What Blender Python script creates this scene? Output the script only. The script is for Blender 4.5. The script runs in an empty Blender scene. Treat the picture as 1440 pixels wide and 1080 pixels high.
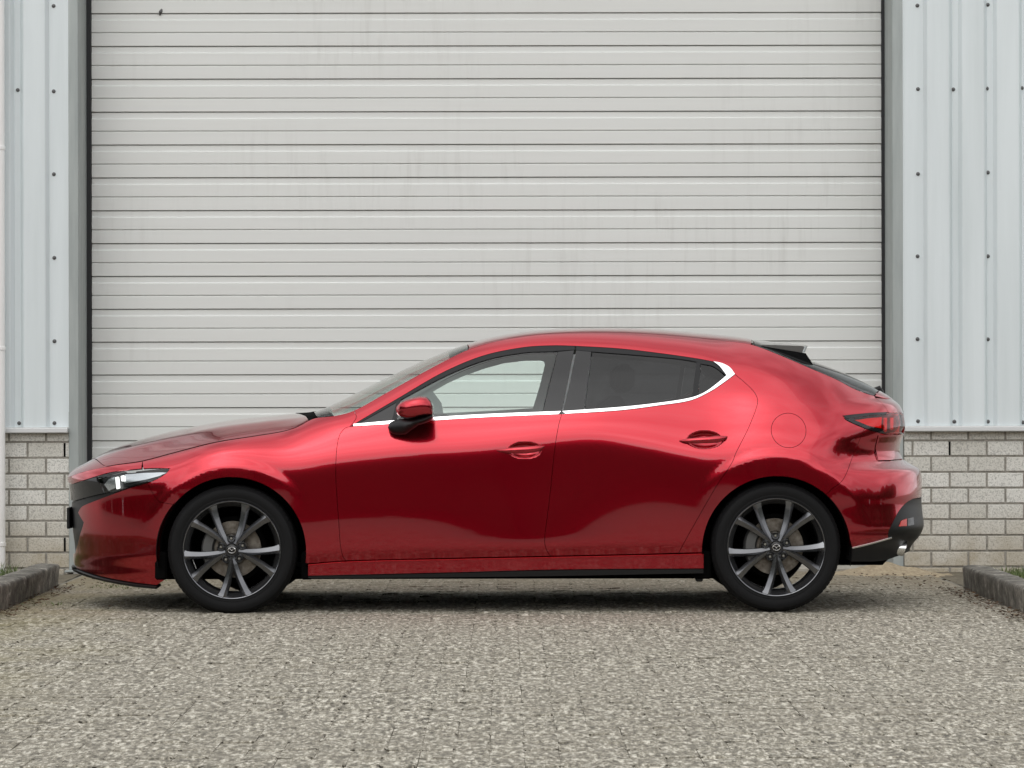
import bpy, bmesh, math, random
import numpy as np
from mathutils import Vector, Matrix, noise as mnoise
from mathutils.geometry import delaunay_2d_cdt

random.seed(7); np.random.seed(7)
scene = bpy.context.scene
COL = scene.collection
R = math.radians

# ------------------------------------------------------------------ camera
F, CX, CY, CAMY, CAMH = 4363.0, 712.0, 560.0, -16.4, 1.07      # focal length in px of the 1440 px photograph
cam_data = bpy.data.cameras.new('camera')
cam = bpy.data.objects.new('camera', cam_data); COL.objects.link(cam)
cam.location = (0, CAMY, CAMH); cam.rotation_euler = (R(90), R(0.10), 0)
cam_data.sensor_width = 36; cam_data.lens = 36 * F / 1440
cam_data.shift_x = (720 - CX) / 1440; cam_data.shift_y = (CY - 540) / 1440
cam_data.clip_start = 0.1; cam_data.clip_end = 1000
scene.camera = cam
# ------------------------------------------------------------------ sky and sun (overcast, bright side behind the camera)
SUN_EL, SUN_AZ = 42.0, 196.0        # elevation, compass angle of the sun measured from +Y clockwise
world = bpy.data.worlds.new('World'); scene.world = world; world.use_nodes = True
wt_ = world.node_tree; wt_.nodes.clear()
wo = wt_.nodes.new('ShaderNodeOutputWorld'); wb = wt_.nodes.new('ShaderNodeBackground')
sky = wt_.nodes.new('ShaderNodeTexSky'); sky.sky_type = 'NISHITA'; sky.sun_disc = False
sky.sun_elevation = R(SUN_EL); sky.sun_rotation = R(SUN_AZ); sky.air_density = 1.0; sky.dust_density = 4.0
hsv = wt_.nodes.new('ShaderNodeHueSaturation'); hsv.inputs['Saturation'].default_value = 0.12
tc = wt_.nodes.new('ShaderNodeTexCoord'); mp = wt_.nodes.new('ShaderNodeMapping'); mp.inputs['Scale'].default_value = (1, 1, 3.2)
cn = wt_.nodes.new('ShaderNodeTexNoise'); cn.inputs['Scale'].default_value = 2.6; cn.inputs['Detail'].default_value = 7; cn.inputs['Roughness'].default_value = 0.55
cr = wt_.nodes.new('ShaderNodeMapRange'); cr.inputs[1].default_value = 0.36; cr.inputs[2].default_value = 0.66; cr.inputs[3].default_value = 0.72; cr.inputs[4].default_value = 1.30
vm = wt_.nodes.new('ShaderNodeVectorMath'); vm.operation = 'SCALE'
L = wt_.links.new
L(sky.outputs[0], hsv.inputs['Color']); L(tc.outputs['Generated'], mp.inputs[0]); L(mp.outputs[0], cn.inputs['Vector'])
veil = wt_.nodes.new('ShaderNodeMix'); veil.data_type = 'RGBA'; veil.inputs[0].default_value = 0.72; veil.inputs[7].default_value = (9.3, 9.4, 9.6, 1)   # even cloud layer over the blue
L(cn.outputs[0], cr.inputs[0]); L(hsv.outputs[0], veil.inputs[6]); L(veil.outputs[2], vm.inputs[0]); L(cr.outputs[0], vm.inputs['Scale'])
L(vm.outputs[0], wb.inputs[0]); L(wb.outputs[0], wo.inputs[0]); wb.inputs[1].default_value = 0.15
sd = bpy.data.lights.new('sun', 'SUN'); sd.energy = 0.5; sd.angle = R(75); sd.color = (1, 0.96, 0.9)
sun = bpy.data.objects.new('sun', sd); COL.objects.link(sun)
sdir = Vector((math.sin(R(SUN_AZ)) * math.cos(R(SUN_EL)), math.cos(R(SUN_AZ)) * math.cos(R(SUN_EL)), math.sin(R(SUN_EL))))
sun.rotation_euler = (-sdir).to_track_quat('-Z', 'Y').to_euler()
vs = scene.view_settings; vs.view_transform = 'Standard'; vs.look = 'None'; vs.gamma = 1; vs.exposure = 0.0; vs.use_curve_mapping = False
scene.cycles.max_bounces = 10; scene.cycles.transparent_max_bounces = 16; scene.cycles.use_denoising = True

# ------------------------------------------------------------------ helpers
def tag(o, label, cat, group=None, kind=None):
    o['label'] = label
    if cat: o['category'] = cat
    if group: o['group'] = group
    if kind: o['kind'] = kind
    return o
def empty(name, loc=(0, 0, 0)):
    o = bpy.data.objects.new(name, None); COL.objects.link(o); o.location = loc; o.empty_display_size = 0.2
    return o
def mk(name, verts, faces, mat, parent=None, smooth=False, normals=None, sharp=None):
    me = bpy.data.meshes.new(name)
    me.from_pydata([tuple(map(float, v)) for v in verts], [], [tuple(map(int, f)) for f in faces]); me.update()
    if mat: me.materials.append(mat)
    if smooth: me.polygons.foreach_set('use_smooth', [True] * len(me.polygons))
    if sharp is not None and smooth: me.set_sharp_from_angle(angle=R(sharp))
    if normals is not None: me.normals_split_custom_set(normals)
    o = bpy.data.objects.new(name, me); COL.objects.link(o)
    if parent: o.parent = parent
    return o
class MB:
    def __init__(s): s.v = []; s.f = []
    def add(s, vs, fs):
        b = len(s.v); s.v += [tuple(v) for v in vs]; s.f += [tuple(i + b for i in f) for f in fs]
    def box(s, x0, x1, y0, y1, z0, z1):
        s.add([(x0,y0,z0),(x1,y0,z0),(x1,y1,z0),(x0,y1,z0),(x0,y0,z1),(x1,y0,z1),(x1,y1,z1),(x0,y1,z1)],
              [(0,3,2,1),(4,5,6,7),(0,1,5,4),(1,2,6,5),(2,3,7,6),(3,0,4,7)])
    def bbox(s, x0, x1, y0, y1, z0, z1, c):     # box with chamfered edges
        bm = bmesh.new(); bmesh.ops.create_cube(bm, size=1)
        for v in bm.verts: v.co = Vector(((x0+x1)/2+v.co.x*(x1-x0), (y0+y1)/2+v.co.y*(y1-y0), (z0+z1)/2+v.co.z*(z1-z0)))
        bmesh.ops.bevel(bm, geom=bm.edges[:], offset=c, segments=1, affect='EDGES', profile=0.5)
        bm.verts.index_update(); s.add([v.co[:] for v in bm.verts], [[v.index for v in f.verts] for f in bm.faces]); bm.free()
    def lathe(s, prof, cx, cz, seg=48, a0=0, a1=2*math.pi, closed=True):      # profile (radius, y) turned about the Y axis
        n = len(prof); vs_ = []; fs_ = []
        m = seg if closed else seg + 1
        for i in range(m):
            a = a0 + (a1 - a0) * i / seg
            for r_, y_ in prof: vs_.append((cx + r_ * math.cos(a), y_, cz + r_ * math.sin(a)))
        for i in range(seg):
            j = (i + 1) % m
            for k in range(n - 1): fs_.append((i*n+k, i*n+k+1, j*n+k+1, j*n+k))
        s.add(vs_, fs_)
    def tube(s, pts, rad, seg=8, cap=True):
        pts = [Vector(p) for p in pts]; n = len(pts); vs_ = []; fs_ = []
        rad = rad if isinstance(rad, (list, tuple)) else [rad] * n
        for i, p in enumerate(pts):
            t = (pts[min(i+1, n-1)] - pts[max(i-1, 0)]).normalized()
            u = t.cross(Vector((0.13, 0.9, 0.41))).normalized(); w = t.cross(u)
            for k in range(seg):
                a = 2*math.pi*k/seg; vs_.append(tuple(p + rad[i]*(math.cos(a)*u + math.sin(a)*w)))
        for i in range(n-1):
            for k in range(seg): fs_.append((i*seg+k, i*seg+(k+1)%seg, (i+1)*seg+(k+1)%seg, (i+1)*seg+k))
        if cap: fs_.append(tuple(range(seg))[::-1]); fs_.append(tuple((n-1)*seg+k for k in range(seg)))
        s.add(vs_, fs_)
    def obj(s, name, mat, parent=None, smooth=False, sharp=35):
        return mk(name, s.v, s.f, mat, parent, smooth, sharp=sharp)
def crom(pts, step, closed=False):
    """Catmull-Rom through points, resampled."""
    P = np.array(pts, float); n = len(P); out = []
    if n < 3:
        m = max(1, int(np.hypot(*(P[1]-P[0]))/step)); return [tuple(P[0]+(P[1]-P[0])*k/m) for k in range(m+1)]
    rng = n if closed else n - 1
    for i in range(rng):
        if closed: a, b, c, d = P[(i-1)%n], P[i], P[(i+1)%n], P[(i+2)%n]
        else: a, b, c, d = P[max(i-1,0)], P[i], P[i+1], P[min(i+2,n-1)]
        if not closed and i == 0: a = 2*b - c
        if not closed and i == n-2: d = 2*c - b
        l = max(np.linalg.norm(c-b), 1e-9); la = max(np.linalg.norm(b-a), 1e-9); ld = max(np.linalg.norm(d-c), 1e-9)
        t1 = (c-a)/(la+l)*l; t2 = (d-b)/(ld+l)*l
        m = max(1, int(math.ceil(l/step)))
        for k in range(m):
            t = k/m; h = 2*t**3-3*t**2+1
            out.append(tuple(h*b+(t**3-2*t**2+t)*t1+(1-h)*c+(t**3-t**2)*t2))
    if not closed: out.append(tuple(P[-1]))
    return out

# ------------------------------------------------------------------ materials
def mat(name, col, rough=0.5, metal=0.0, **kw):
    m = bpy.data.materials.new(name); m.use_nodes = True
    p = m.node_tree.nodes['Principled BSDF']
    p.inputs['Base Color'].default_value = (*col, 1); p.inputs['Roughness'].default_value = rough; p.inputs['Metallic'].default_value = metal
    for k, v in kw.items(): p.inputs[k.replace('_', ' ')].default_value = v
    return m
class NT:
    def __init__(s, m): s.t = m.node_tree; s.p = s.t.nodes['Principled BSDF']
    def n(s, ty, **kw):
        x = s.t.nodes.new('ShaderNode' + ty)
        for k, v in kw.items(): setattr(x, k, v)
        return x
    def l(s, a, b): s.t.links.new(a, b)
    def pos(s, scale=(1,1,1)):
        g = s.n('NewGeometry'); mpp = s.n('Mapping'); mpp.inputs['Scale'].default_value = scale; s.l(g.outputs['Position'], mpp.inputs[0]); return mpp.outputs[0]
    def noise(s, vec, scale, detail=4, rough=0.6):
        x = s.n('TexNoise'); x.inputs['Scale'].default_value = scale; x.inputs['Detail'].default_value = detail; x.inputs['Roughness'].default_value = rough
        if vec is not None: s.l(vec, x.inputs['Vector'])
        return x.outputs[0]
    def ramp(s, fac, stops):
        x = s.n('ValToRGB'); e = x.color_ramp.elements
        e[0].position, e[0].color = stops[0][0], (*stops[0][1], 1); e[1].position, e[1].color = stops[-1][0], (*stops[-1][1], 1)
        for p_, c_ in stops[1:-1]:
            q = e.new(p_); q.color = (*c_, 1)
        s.l(fac, x.inputs[0]); return x.outputs[0]
    def rng(s, v, a, b, c, d):
        x = s.n('MapRange'); x.inputs[1].default_value = a; x.inputs[2].default_value = b; x.inputs[3].default_value = c; x.inputs[4].default_value = d
        s.l(v, x.inputs[0]); return x.outputs[0]
    def mix(s, fac, a, b, mode='MIX'):
        x = s.n('Mix', data_type='RGBA', blend_type=mode)
        for sock, val in ((x.inputs[0], fac), (x.inputs[6], a), (x.inputs[7], b)):
            if isinstance(val, (int, float)): sock.default_value = val
            elif isinstance(val, tuple): sock.default_value = (*val, 1)
            else: s.l(val, sock)
        return x.outputs[2]
    def math(s, op, a, b=0.0):
        x = s.n('Math', operation=op)
        for i, val in ((0, a), (1, b)):
            if isinstance(val, (int, float)): x.inputs[i].default_value = val
            else: s.l(val, x.inputs[i])
        return x.outputs[0]
    def bump(s, h, strength, dist=0.01):
        b = s.n('Bump'); b.inputs['Strength'].default_value = strength; b.inputs['Distance'].default_value = dist
        s.l(h, b.inputs['Height']); s.l(b.outputs[0], s.p.inputs['Normal']); return b
    def color(s, c): s.l(c, s.p.inputs['Base Color'])

M = {}
# car paint: deep red metallic base under clear coat
m = mat('car_paint', (0.41, 0.004, 0.017), 0.19, 0.97, Coat_Weight=1.0, Coat_Roughness=0.03, Coat_IOR=1.55); M['paint'] = m
M['black_gloss'] = mat('black_gloss', (0.008, 0.008, 0.009), 0.06, 0, Specular_IOR_Level=0.5)
M['black_plastic'] = mat('black_plastic', (0.007, 0.007, 0.0075), 0.42, 0, Specular_IOR_Level=0.3)
M['rubber_seal'] = mat('rubber_seal', (0.007, 0.007, 0.008), 0.4, 0, Specular_IOR_Level=0.3)
M['void'] = mat('void_black', (0.003, 0.003, 0.003), 0.95, 0, Specular_IOR_Level=0.05)
M['chrome'] = mat('chrome', (0.92, 0.92, 0.92), 0.14, 1.0)
M['silver'] = mat('bright_silver', (0.75, 0.75, 0.74), 0.22, 1.0)
M['interior'] = mat('interior_dark', (0.035, 0.035, 0.038), 0.8)
M['headliner'] = mat('headliner', (0.72, 0.75, 0.75), 0.9)
def glass(name, tint, refl=1.0, rough=0.0, ior=1.5):
    m = bpy.data.materials.new(name); m.use_nodes = True; t = m.node_tree; t.nodes.clear()
    o = t.nodes.new('ShaderNodeOutputMaterial'); mx = t.nodes.new('ShaderNodeMixShader'); tr = t.nodes.new('ShaderNodeBsdfTransparent'); gl = t.nodes.new('ShaderNodeBsdfGlossy')
    fr = t.nodes.new('ShaderNodeFresnel'); fr.inputs[0].default_value = ior; tr.inputs[0].default_value = (*tint, 1); gl.inputs[0].default_value = (refl, refl, refl, 1); gl.inputs['Roughness'].default_value = rough
    ge = t.nodes.new('ShaderNodeNewGeometry'); mr = t.nodes.new('ShaderNodeMapRange'); mr.inputs[3].default_value = ior; mr.inputs[4].default_value = 1/ior     # a thin pane reflects alike from both faces
    t.links.new(ge.outputs['Backfacing'], mr.inputs[0]); t.links.new(mr.outputs[0], fr.inputs[0])
    t.links.new(fr.outputs[0], mx.inputs[0]); t.links.new(tr.outputs[0], mx.inputs[1]); t.links.new(gl.outputs[0], mx.inputs[2]); t.links.new(mx.outputs[0], o.inputs[0])
    return m
M['glass'] = glass('window_glass', (0.91, 0.995, 0.965), ior=1.58)
M['glass_screen'] = glass('windscreen_glass', (0.66, 0.745, 0.71), ior=1.5)
M['glass_dark'] = glass('privacy_glass', (0.115, 0.12, 0.125), ior=1.46)
M['lens'] = glass('lamp_lens', (0.90, 0.92, 0.93))
M['lens_red'] = glass('tail_lens', (0.92, 0.10, 0.10))
M['tail_inner'] = mat('tail_inner', (0.8, 0.03, 0.04), 0.25, 0, Coat_Weight=0.6)
m = mat('led', (0.9, 0.9, 0.9), 0.3); m.node_tree.nodes['Principled BSDF'].inputs['Emission Color'].default_value = (1, 1, 0.94, 1); m.node_tree.nodes['Principled BSDF'].inputs['Emission Strength'].default_value = 1.6; M['led'] = m
# rubber tyre
m = mat('tyre_rubber', (0.007, 0.007, 0.0075), 0.7, 0, Specular_IOR_Level=0.16); k = NT(m); k.bump(k.noise(k.pos(), 160, 3), 0.12, 0.002); M['tyre'] = m
M['gunmetal'] = mat('gunmetal_alloy', (0.15, 0.153, 0.162), 0.24, 0.9, Coat_Weight=0.8, Coat_Roughness=0.06)
M['gunmetal_dark'] = mat('gunmetal_hub', (0.05, 0.051, 0.055), 0.38, 0.8)  # dark grey alloy of the hub disc
m = mat('brake_steel', (0.30, 0.27, 0.24), 0.42, 0.9); k = NT(m); k.color(k.ramp(k.noise(k.pos(), 45, 5), [(0.3, (0.09, 0.075, 0.06)), (0.7, (0.22, 0.20, 0.175))])); M['brake'] = m
M['caliper'] = mat('caliper_cast', (0.10, 0.10, 0.098), 0.5, 0.6)
M['nut'] = mat('lug_nut_steel', (0.30, 0.29, 0.26), 0.35, 0.9)
# building
m = mat('door_enamel', (0.58, 0.585, 0.575), 0.42); k = NT(m)
n1 = k.noise(k.pos((0.35, 1, 9)), 3.0, 5); n2 = k.noise(k.pos((9, 1, 0.8)), 2.4, 4); n3 = k.noise(k.pos((0.5, 1, 0.9)), 1.3, 3)
c = k.mix(k.rng(n1, 0.35, 0.75, 0, 0.30), (0.70, 0.715, 0.695), (0.625, 0.635, 0.61))
st = k.math('MULTIPLY', k.rng(n2, 0.5, 0.75, 0, 1), k.rng(n3, 0.48, 0.68, 0, 0.5))
k.color(k.mix(k.math('MULTIPLY', st, 0.6), c, (0.38, 0.375, 0.345))); k.bump(k.noise(k.pos((60, 1, 8)), 6, 2), 0.05, 0.002); M['door'] = m
m = mat('door_seal_rubber', (0.012, 0.013, 0.015), 0.55); M['seal'] = m
m = mat('galvanised_steel', (0.30, 0.325, 0.325), 0.5, 0.25); k = NT(m)
k.color(k.mix(k.rng(k.noise(k.pos((6, 6, 0.7)), 2.2, 6), 0.3, 0.7, 0, 1), (0.29, 0.32, 0.315), (0.40, 0.43, 0.42))); k.bump(k.noise(k.pos(), 40, 4), 0.06, 0.003); M['galv'] = m
m = mat('cladding_paint', (0.60, 0.63, 0.65), 0.40); k = NT(m)
k.color(k.mix(k.rng(k.noise(k.pos((5, 5, 0.35)), 1.6, 6), 0.35, 0.75, 0, 1), (0.69, 0.745, 0.76), (0.605, 0.66, 0.67))); k.bump(k.noise(k.pos((2, 2, 0.6)), 3, 2), 0.05, 0.02); M['clad'] = m
m = mat('flashing_paint', (0.62, 0.63, 0.63), 0.4); M['flash'] = m
m = mat('screw_steel', (0.12, 0.12, 0.12), 0.45, 0.6); M['screw'] = m
m = mat('pipe_plastic', (0.80, 0.80, 0.78), 0.35); k = NT(m)
g = k.n('NewGeometry'); sx = k.n('SeparateXYZ'); k.l(g.outputs['Position'], sx.inputs[0])
dirt = k.math('MULTIPLY', k.rng(sx.outputs[2], 0.0, 0.7, 1, 0), k.rng(k.noise(k.pos((3, 3, 1)), 5, 6), 0.35, 0.7, 0, 0.7))
k.color(k.mix(dirt, (0.90, 0.90, 0.89), (0.52, 0.48, 0.38))); M['pipe'] = m
m = mat('brick_concrete', (0.5, 0.49, 0.46), 0.9); k = NT(m)
oi = k.n('ObjectInfo'); sp = k.noise(k.pos(), 110, 3, 0.7); lo = k.noise(k.pos(), 3.0, 4)
base = k.mix(oi.outputs['Random'], (0.60, 0.585, 0.53), (0.72, 0.71, 0.665))
c = k.mix(k.rng(sp, 0.30, 0.52, 0.75, 0), base, (0.19, 0.185, 0.17))
c = k.mix(k.rng(sp, 0.6, 0.75, 0, 0.4), c, (0.74, 0.73, 0.69))
g = k.n('NewGeometry'); sx = k.n('SeparateXYZ'); k.l(g.outputs['Position'], sx.inputs[0])
dirt = k.math('MULTIPLY', k.rng(sx.outputs[2], 0.02, 0.42, 1, 0), k.rng(lo, 0.35, 0.65, 0.25, 0.9))
c = k.mix(dirt, c, (0.33, 0.27, 0.17)); k.color(c); k.bump(sp, 0.75, 0.004); M['brick'] = m
m = mat('mortar', (0.20, 0.19, 0.165), 0.95); k = NT(m); k.color(k.ramp(k.noise(k.pos(), 60, 4), [(0.3, (0.20, 0.19, 0.165)), (0.7, (0.36, 0.34, 0.30))])); k.bump(k.noise(k.pos(), 90, 3), 0.5, 0.004); M['mortar'] = m
# pavers: worn concrete with washed-out aggregate; stretched speckle paints in lit and shaded relief
def paver_mat(name):
    m = mat(name, (0.3, 0.28, 0.24), 0.92); k = NT(m)
    a = k.noise(k.pos((1, 0.34, 1)), 52, 6, 0.80); b = k.noise(k.pos((1, 0.42, 1)), 19, 4, 0.6); w = k.noise(k.pos(), 1.1, 5, 0.6); mo = k.noise(k.pos(), 0.9, 6, 0.65)
    c = k.ramp(a, [(0.395, (0.06, 0.055, 0.043)), (0.465, (0.215, 0.194, 0.150)), (0.53, (0.35, 0.322, 0.255)), (0.605, (0.76, 0.72, 0.62))])
    c = k.mix(k.rng(b, 0.36, 0.50, 0.50, 0), c, (0.15, 0.138, 0.11))
    c = k.mix(k.rng(w, 0.35, 0.7, 0.28, 0), c, (0.22, 0.195, 0.15))
    g = k.n('NewGeometry'); sx = k.n('SeparateXYZ'); k.l(g.outputs['Position'], sx.inputs[0])
    left = k.math('MULTIPLY', k.rng(sx.outputs[0], -2.7, -1.5, 1, 0), k.rng(mo, 0.40, 0.58, 0, 0.75))
    c = k.mix(left, c, (0.23, 0.195, 0.075))
    edge = k.math('MULTIPLY', k.rng(sx.outputs[1], -1.6, 2.2, 0, 1), k.rng(mo, 0.3, 0.6, 0.35, 0.85))
    c = k.mix(edge, c, (0.20, 0.165, 0.11))
    k.color(c); k.bump(a, 0.9, 0.006); return m
M['paver'] = paver_mat('paver_concrete')
m = mat('joint_soil', (0.07, 0.06, 0.045), 0.95); k = NT(m); k.color(k.ramp(k.noise(k.pos(), 30, 5), [(0.3, (0.12, 0.11, 0.085)), (0.7, (0.30, 0.275, 0.22))])); k.bump(k.noise(k.pos(), 60, 4), 0.6, 0.01); M['soil'] = m
m = mat('bed_soil', (0.1, 0.085, 0.06), 0.95); k = NT(m); k.color(k.ramp(k.noise(k.pos(), 12, 7, 0.7), [(0.3, (0.07, 0.06, 0.042)), (0.7, (0.21, 0.18, 0.125))])); k.bump(k.noise(k.pos(), 40, 5), 0.8, 0.015); M['bed_soil'] = m
m = mat('yard_ground', (0.26, 0.245, 0.21), 0.9); k = NT(m); k.color(k.ramp(k.noise(k.pos(), 6, 8, 0.7), [(0.3, (0.17, 0.16, 0.135)), (0.7, (0.34, 0.32, 0.27))])); M['yard'] = m
m = mat('kerb_concrete', (0.2, 0.19, 0.17), 0.92); k = NT(m)
a = k.noise(k.pos(), 9, 8, 0.7); b = k.noise(k.pos((1, 1, 0.8)), 60, 3)
c = k.ramp(a, [(0.34, (0.06, 0.056, 0.046)), (0.50, (0.15, 0.14, 0.118)), (0.60, (0.26, 0.24, 0.205)), (0.68, (0.48, 0.455, 0.41))])
k.color(k.mix(k.rng(b, 0.35, 0.5, 0.5, 0), c, (0.05, 0.048, 0.042))); k.bump(a, 0.8, 0.02); M['kerb'] = m
m = mat('sand', (0.36, 0.29, 0.2), 0.95); k = NT(m); k.color(k.ramp(k.noise(k.pos(), 35, 6, 0.7), [(0.3, (0.23, 0.18, 0.115)), (0.7, (0.46, 0.38, 0.26))])); k.bump(k.noise(k.pos(), 70, 5), 0.7, 0.01); M['sand'] = m
m = mat('slab_concrete', (0.33, 0.31, 0.27), 0.9); k = NT(m); k.color(k.ramp(k.noise(k.pos(), 14, 6), [(0.3, (0.24, 0.22, 0.185)), (0.7, (0.42, 0.395, 0.34))])); M['slab'] = m
m = mat('grass_blade', (0.08, 0.12, 0.03), 0.6); k = NT(m); k.color(k.ramp(k.noise(k.pos(), 14, 3), [(0.3, (0.05, 0.09, 0.022)), (0.6, (0.13, 0.17, 0.05)), (0.75, (0.28, 0.25, 0.11))])); M['grass'] = m
m = mat('dead_leaf', (0.2, 0.1, 0.045), 0.8); k = NT(m); k.color(k.ramp(k.noise(k.pos(), 25, 2), [(0.35, (0.05, 0.032, 0.02)), (0.6, (0.13, 0.075, 0.04)), (0.75, (0.26, 0.18, 0.10))])); M['leaf'] = m
m = mat('tree_mass', (0.03, 0.045, 0.02), 0.8); M['trees'] = m

# ------------------------------------------------------------------ the setting
mb = MB(); mb.add([(-250,-250,-0.05),(250,-250,-0.05),(250,250,-0.05),(-250,250,-0.05)], [(0,1,2,3)])
g_ = mb.obj('ground', M['yard']); g_['kind'] = 'structure'
mb = MB(); mb.box(-2.85, 2.85, -9.6, 2.78, -0.045, -0.013)
bed = mb.obj('pavement', M['soil']); bed['kind'] = 'structure'
# pavers
PW, PL = 0.105, 0.21
def paver_variant(seed):
    rr = random.Random(seed); nx, ny = 4, 6; gx, gy = PW/2-0.0002, PL/2-0.0003
    vs_, fs_ = [], []
    xs = [-1, -0.86, 0, 0.86, 1]; ys = [-1, -0.93, -0.35, 0.3, 0.93, 1]
    tx, ty = rr.gauss(0, 0.008), rr.gauss(0, 0.004)
    for j, b in enumerate(ys):
        for i, a in enumerate(xs):
            e = max(0, abs(a)-0.86)/0.14; f = max(0, abs(b)-0.93)/0.07
            z = rr.gauss(0, 0.0006 if max(e, f) > 0.3 else 0.0022) - 0.0006*max(e, f)**1.5 - (0.010 if e > 0.5 and f > 0.5 else 0) + tx*a*gx + ty*b*gy
            sx_ = 1 - (0.20 if e > 0.5 and f > 0.5 else 0)
            vs_.append((a*gx*sx_, b*gy*(1-(0.12 if e > 0.5 and f > 0.5 else 0)), z))
    W5 = 5
    for j in range(5):
        for i in range(4): fs_.append((j*W5+i, j*W5+i+1, (j+1)*W5+i+1, (j+1)*W5+i))
    ring = [i for i in range(5)] + [j*W5+4 for j in range(1, 6)] + [5*W5+i for i in range(3, -1, -1)] + [j*W5 for j in range(4, 0, -1)]
    b0 = len(vs_)
    for r_ in ring: v = vs_[r_]; vs_.append((v[0], v[1], -0.03))
    for q in range(len(ring)):
        q2 = (q+1) % len(ring); fs_.append((ring[q2], ring[q], b0+q, b0+q2))
    return vs_, fs_
NV = 14; PV = [paver_variant(100+i) for i in range(NV)]; PM = []
for v_, f_ in PV:
    me = bpy.data.meshes.new('paver'); me.from_pydata(v_, [], f_); me.materials.append(M['paver']); me.polygons.foreach_set('use_smooth', [True]*len(f_)); me.set_sharp_from_angle(angle=R(60)); PM.append(me)
cells = []
for iy in range(int((2.72+9.5)/PL)):
    for ix in range(49):
        x = (ix-24)*PW; y = -9.45 + iy*PL + PL/2
        d = y - CAMY; pxx = CX + x*F/d; pyy = CY + CAMH*F/d
        cells.append((x, y, 0 < pxx < 1440 and pyy < 1080))
vis = sorted([c_ for c_ in cells if c_[2]], key=lambda c_: (c_[1], abs(c_[0])))[:300]
visset = set((c_[0], c_[1]) for c_ in vis)
big = MB()
for i, (x, y, _v) in enumerate(cells):
    # gentle settlement of the yard plus a small lift or dip for each stone
    z = -0.004 + 0.005*mnoise.noise(Vector((x*0.9, y*0.9, 0))) + random.gauss(0, 0.0007)
    kk = random.randrange(NV); jx, jy = random.gauss(0, 0.0008), random.gauss(0, 0.0030); rz = random.gauss(0, 0.006)
    if (x, y) in visset:
        o = bpy.data.objects.new('paver', PM[kk]); COL.objects.link(o); o.parent = bed; o.location = (x+jx, y+jy, z); o.rotation_euler = (0, 0, rz)
    else:
        ca, sa = math.cos(rz), math.sin(rz)
        big.add([(x+jx+v[0]*ca-v[1]*sa, y+jy+v[0]*sa+v[1]*ca, z+v[2]) for v in PV[kk][0]], PV[kk][1])
o = big.obj('paver_field', M['paver'], bed, smooth=True, sharp=60); o['kind'] = 'stuff'
# threshold slab under the door
mb = MB(); mb.bbox(-2.62, 2.37, 2.74, 3.3, -0.04, 0.02, 0.006)
o = mb.obj('threshold_slab', M['slab']); o['kind'] = 'structure'

YW = 2.8      # face of the building
def wx(p): return (p - CX) * (YW - CAMY) / F
def wz(p): return CAMH - (p - CY) * (YW - CAMY) / F
# sectional door
YD = 3.2
door = empty('sectional_door', (-0.12, YD, 0)); tag(door, 'large pale grey ribbed sectional door behind the red car', 'door')
PER = 0.2075; ZTOP = CAMH + (CY - 18.3) / (F / (YD - CAMY))
def door_slat(zt):
    # profile (drop below the joint, how far it stands out)
    pr = [(0.002, -0.014), (0.002, -0.004), (0.006, 0.0), (0.0370, 0.0), (0.0380, 0.0005), (0.0435, 0.0085), (0.0455, 0.0092), (0.1170, 0.0092), (0.1182, 0.0), (0.1205, -0.001), (0.1215, 0.0), (0.1265, 0.0085), (0.1285, 0.0092), (PER-0.004, 0.0092), (PER-0.0015, 0.003), (PER-0.0015, -0.014)]
    x0, x1 = -2.615, 2.372; v, f = [], []
    for dz, o_ in pr: v += [(x0+0.12, -o_, zt-dz), (x1+0.12, -o_, zt-dz)]
    for i in range(len(pr)-1): f.append((2*i, 2*i+2, 2*i+3, 2*i+1))
    return v, f
v, f = door_slat(0.0); dme = bpy.data.meshes.new('door_slat'); dme.from_pydata(v, [], f); dme.materials.append(M['door'])
for kx in range(-4, 17):
    zt = ZTOP - kx*PER
    if zt < 0.15: continue
    o = bpy.data.objects.new('door_slat', dme); COL.objects.link(o); o.parent = door; o.location = (0, 0, zt)
mb = MB(); mb.box(-2.53, 2.52, 0.015, 0.06, 0.02, ZTOP+4*PER); mb.obj('backing', M['seal'], door)
mb = MB(); mb.box(-2.495, 2.492, -0.004, 0.012, 0.02, ZTOP-16*PER-0.004 if ZTOP-16*PER > 0.06 else 0.06); mb.obj('bottom_seal', M['seal'], door)
for (x0, x1) in ((-2.527, -2.497), (2.490, 2.512)):
    mb = MB(); mb.box(x0, x1, -0.03, 0.015, 0.021, ZTOP+4*PER); mb.obj('side_seal', M['seal'], door)
for (px_, py_) in ((227, 16),):
    x_ = (px_-CX)*(YD-CAMY)/F+0.12; z_ = CAMH-(py_-CY)*(YD-CAMY)/F
    mb = MB(); mb.tube([(x_-0.006, -0.004, z_-0.022), (x_, -0.012, z_), (x_+0.008, -0.006, z_+0.016)], [0.004, 0.011, 0.007]); mb.obj('lock_peg', M['screw'], door, True)
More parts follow.
